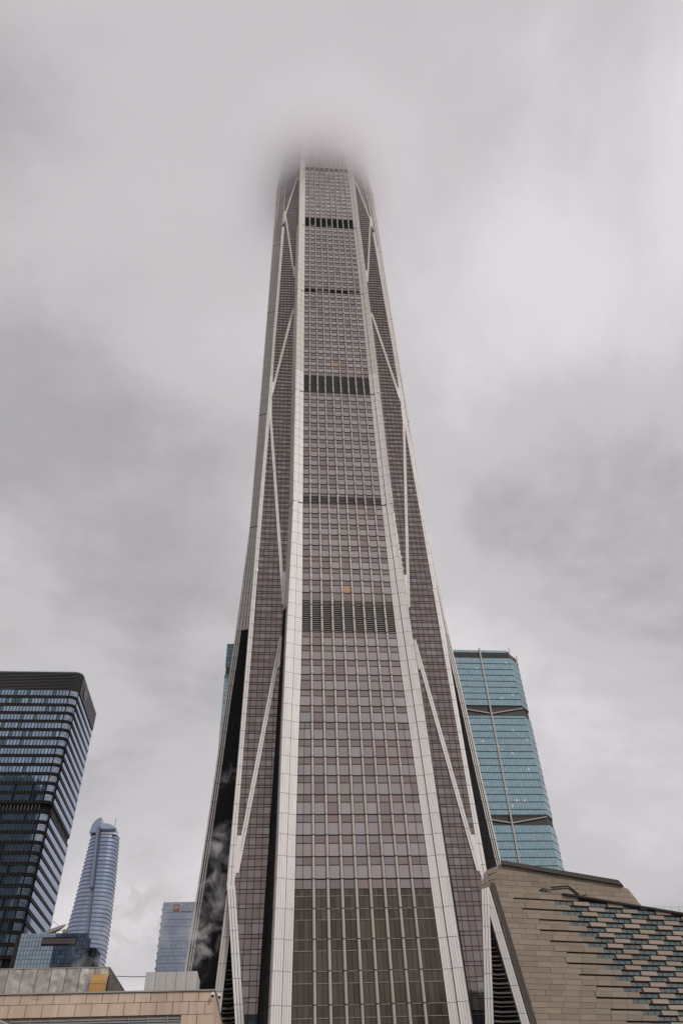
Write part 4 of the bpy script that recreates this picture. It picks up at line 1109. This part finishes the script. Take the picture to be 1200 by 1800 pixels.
# ================================================================== towers standing behind the camera; the glass fronts mirror them
M['mirror_dark'] = mat('dark_facade', (.045, .085, .11), .3, .3, .5); M['mirror_lit'] = mat('facade_panel', (.12, .15, .15), .6, 0, .5)
E1 = empty('dark_tower', (-180, 140, GROUND), 'dark arch topped tower seen only mirrored in the glass of the banded office tower', 'tower')
m = MB(); pts = [(-206, GROUND), (-152, GROUND), (-152, 205)] + [(-179 + 27 * cos(a), 205 + 18 * sin(a)) for a in [pi * i / 10 for i in range(1, 10)]] + [(-206, 205)]
m.prism([(x, 150, z) for x, z in pts][::-1], (0, -25, 0)); part(m, 'shell', M['mirror_dark'], E1)
m = MB(); z = 10
while z < 205:
    x = -203
    while x < -156: m.box(x, x + 3.2, 150.1, 150.5, z, z + 2.4); x += 4.6
    z += 4.2
part(m, 'panel', M['mirror_lit'], E1, 'stuff')

# ================================================================== low cloud round the tower top, and steam
def cloud_mat(name, dens, build, color=(.98, .97, .98), aniso=0.0):
    m = bpy.data.materials.new(name); m.use_nodes = True; t = m.node_tree; t.nodes.clear()
    o = N(t, 'ShaderNodeOutputMaterial'); v = N(t, 'ShaderNodeVolumePrincipled'); v.inputs['Color'].default_value = (*color, 1)
    v.inputs['Density'].default_value = dens; v.inputs['Anisotropy'].default_value = aniso
    t.links.new(v.outputs[0], o.inputs['Volume'])
    d = build(t); 
    mu = N(t, 'ShaderNodeMath', operation='MULTIPLY'); mu.inputs[1].default_value = dens; t.links.new(d, mu.inputs[0]); t.links.new(mu.outputs[0], v.inputs['Density'])
    return m
def mth(t, op, a, b=None, c=None):
    n = N(t, 'ShaderNodeMath', operation=op)
    for i, x in enumerate((a, b, c)):
        if x is None: continue
        if isinstance(x, (int, float)): n.inputs[i].default_value = x
        else: t.links.new(x, n.inputs[i])
    return n.outputs[0]
def smooth(t, x, a, b):
    n = N(t, 'ShaderNodeMapRange', interpolation_type='SMOOTHSTEP'); n.inputs[1].default_value = a; n.inputs[2].default_value = b; t.links.new(x, n.inputs[0]); return n.outputs[0]
CX, CY, CZ0 = TX, TY, 388.0
def cb_(t):
    tc = N(t, 'ShaderNodeTexCoord'); sp = N(t, 'ShaderNodeSeparateXYZ'); t.links.new(tc.outputs['Object'], sp.inputs[0])
    r2 = mth(t, 'ADD', mth(t, 'POWER', mth(t, 'ABSOLUTE', sp.outputs['X']), 2), mth(t, 'POWER', mth(t, 'ABSOLUTE', sp.outputs['Y']), 2)); r = mth(t, 'SQRT', r2)
    n = noise(t, tc.outputs['Object'], .017, 3, .5, .4, (3, 1, 5))
    nn = mth(t, 'MULTIPLY_ADD', n, 60, -30)
    zf = smooth(t, mth(t, 'ADD', sp.outputs['Z'], mth(t, 'MULTIPLY', nn, .3)), 10, 75)
    rf = mth(t, 'POWER', smooth(t, mth(t, 'ADD', r, mth(t, 'MULTIPLY', nn, .8)), 104, 4), 3.2)
    tf = smooth(t, sp.outputs['Z'], 140, 75)
    return mth(t, 'MULTIPLY', mth(t, 'MULTIPLY', zf, rf), tf)
cm = cloud_mat('cloud', .115, cb_, (1, .99, 1), .72)
m = MB(); m.tube([(0, 0, -18), (0, 0, 182)], 112, 24)
c = m.build('low_cloud', cm); c.location = (CX, CY - 8, CZ0); tag(c, kind='stuff')
def steam(c, rad, tilt, dens, sc_, seed, lo=.42, hi=.75):
    def bd(t):
        tc = N(t, 'ShaderNodeTexCoord'); ln_ = N(t, 'ShaderNodeVectorMath', operation='LENGTH'); t.links.new(tc.outputs['Object'], ln_.inputs[0])
        gp = N(t, 'ShaderNodeNewGeometry'); n = noise(t, gp.outputs['Position'], sc_ * .16, 6, .6, .7, (seed, seed * 2.3, 1))
        fall = smooth(t, ln_.outputs['Value'], 1.0, .35)
        return mth(t, 'MULTIPLY', fall, smooth(t, n, lo, hi))
    mt = cloud_mat('steam', dens, bd, (.93, .92, .92))
    m = MB(); rings = 10; n = 16
    for i in range(rings + 1):
        a = pi * i / rings; m.v += [(max(sin(a), .001) * cos(2 * pi * j / n), max(sin(a), .001) * sin(2 * pi * j / n), -cos(a)) for j in range(n)]
    for i in range(rings):
        for j in range(n): j2 = (j + 1) % n; m.f.append((i * n + j, i * n + j2, (i + 1) * n + j2, (i + 1) * n + j)); m.m.append(0)
    o = m.build('steam', mt); o.location = c; o.scale = rad; o.rotation_euler = (0, tilt, 0); tag(o, kind='stuff'); return o
steam(onY(354, 1655, 100), (2.6, 2.2, 6.5), .28, .55, 3.0, 3, .48, .66)
steam(onY(376, 1565, 102), (2.6, 2.2, 6.0), .38, .4, 3.0, 9, .48, .66)
steam(onY(393, 1485, 104), (2.6, 2.0, 3.6), .30, .5, 2.8, 14, .45, .66)
steam(onY(402, 1370, 104), (1.5, 1.2, 3.5), .20, .5, 2.4, 5, .5, .66)
steam(onY(215, 1610, 110), (5.5, 4.0, 13.0), .38, .35, 2.2, 21, .5, .68)
steam(onY(300, 1620, 112), (5.5, 4.0, 6.0), .38, .22, 2.2, 31, .5, .68)
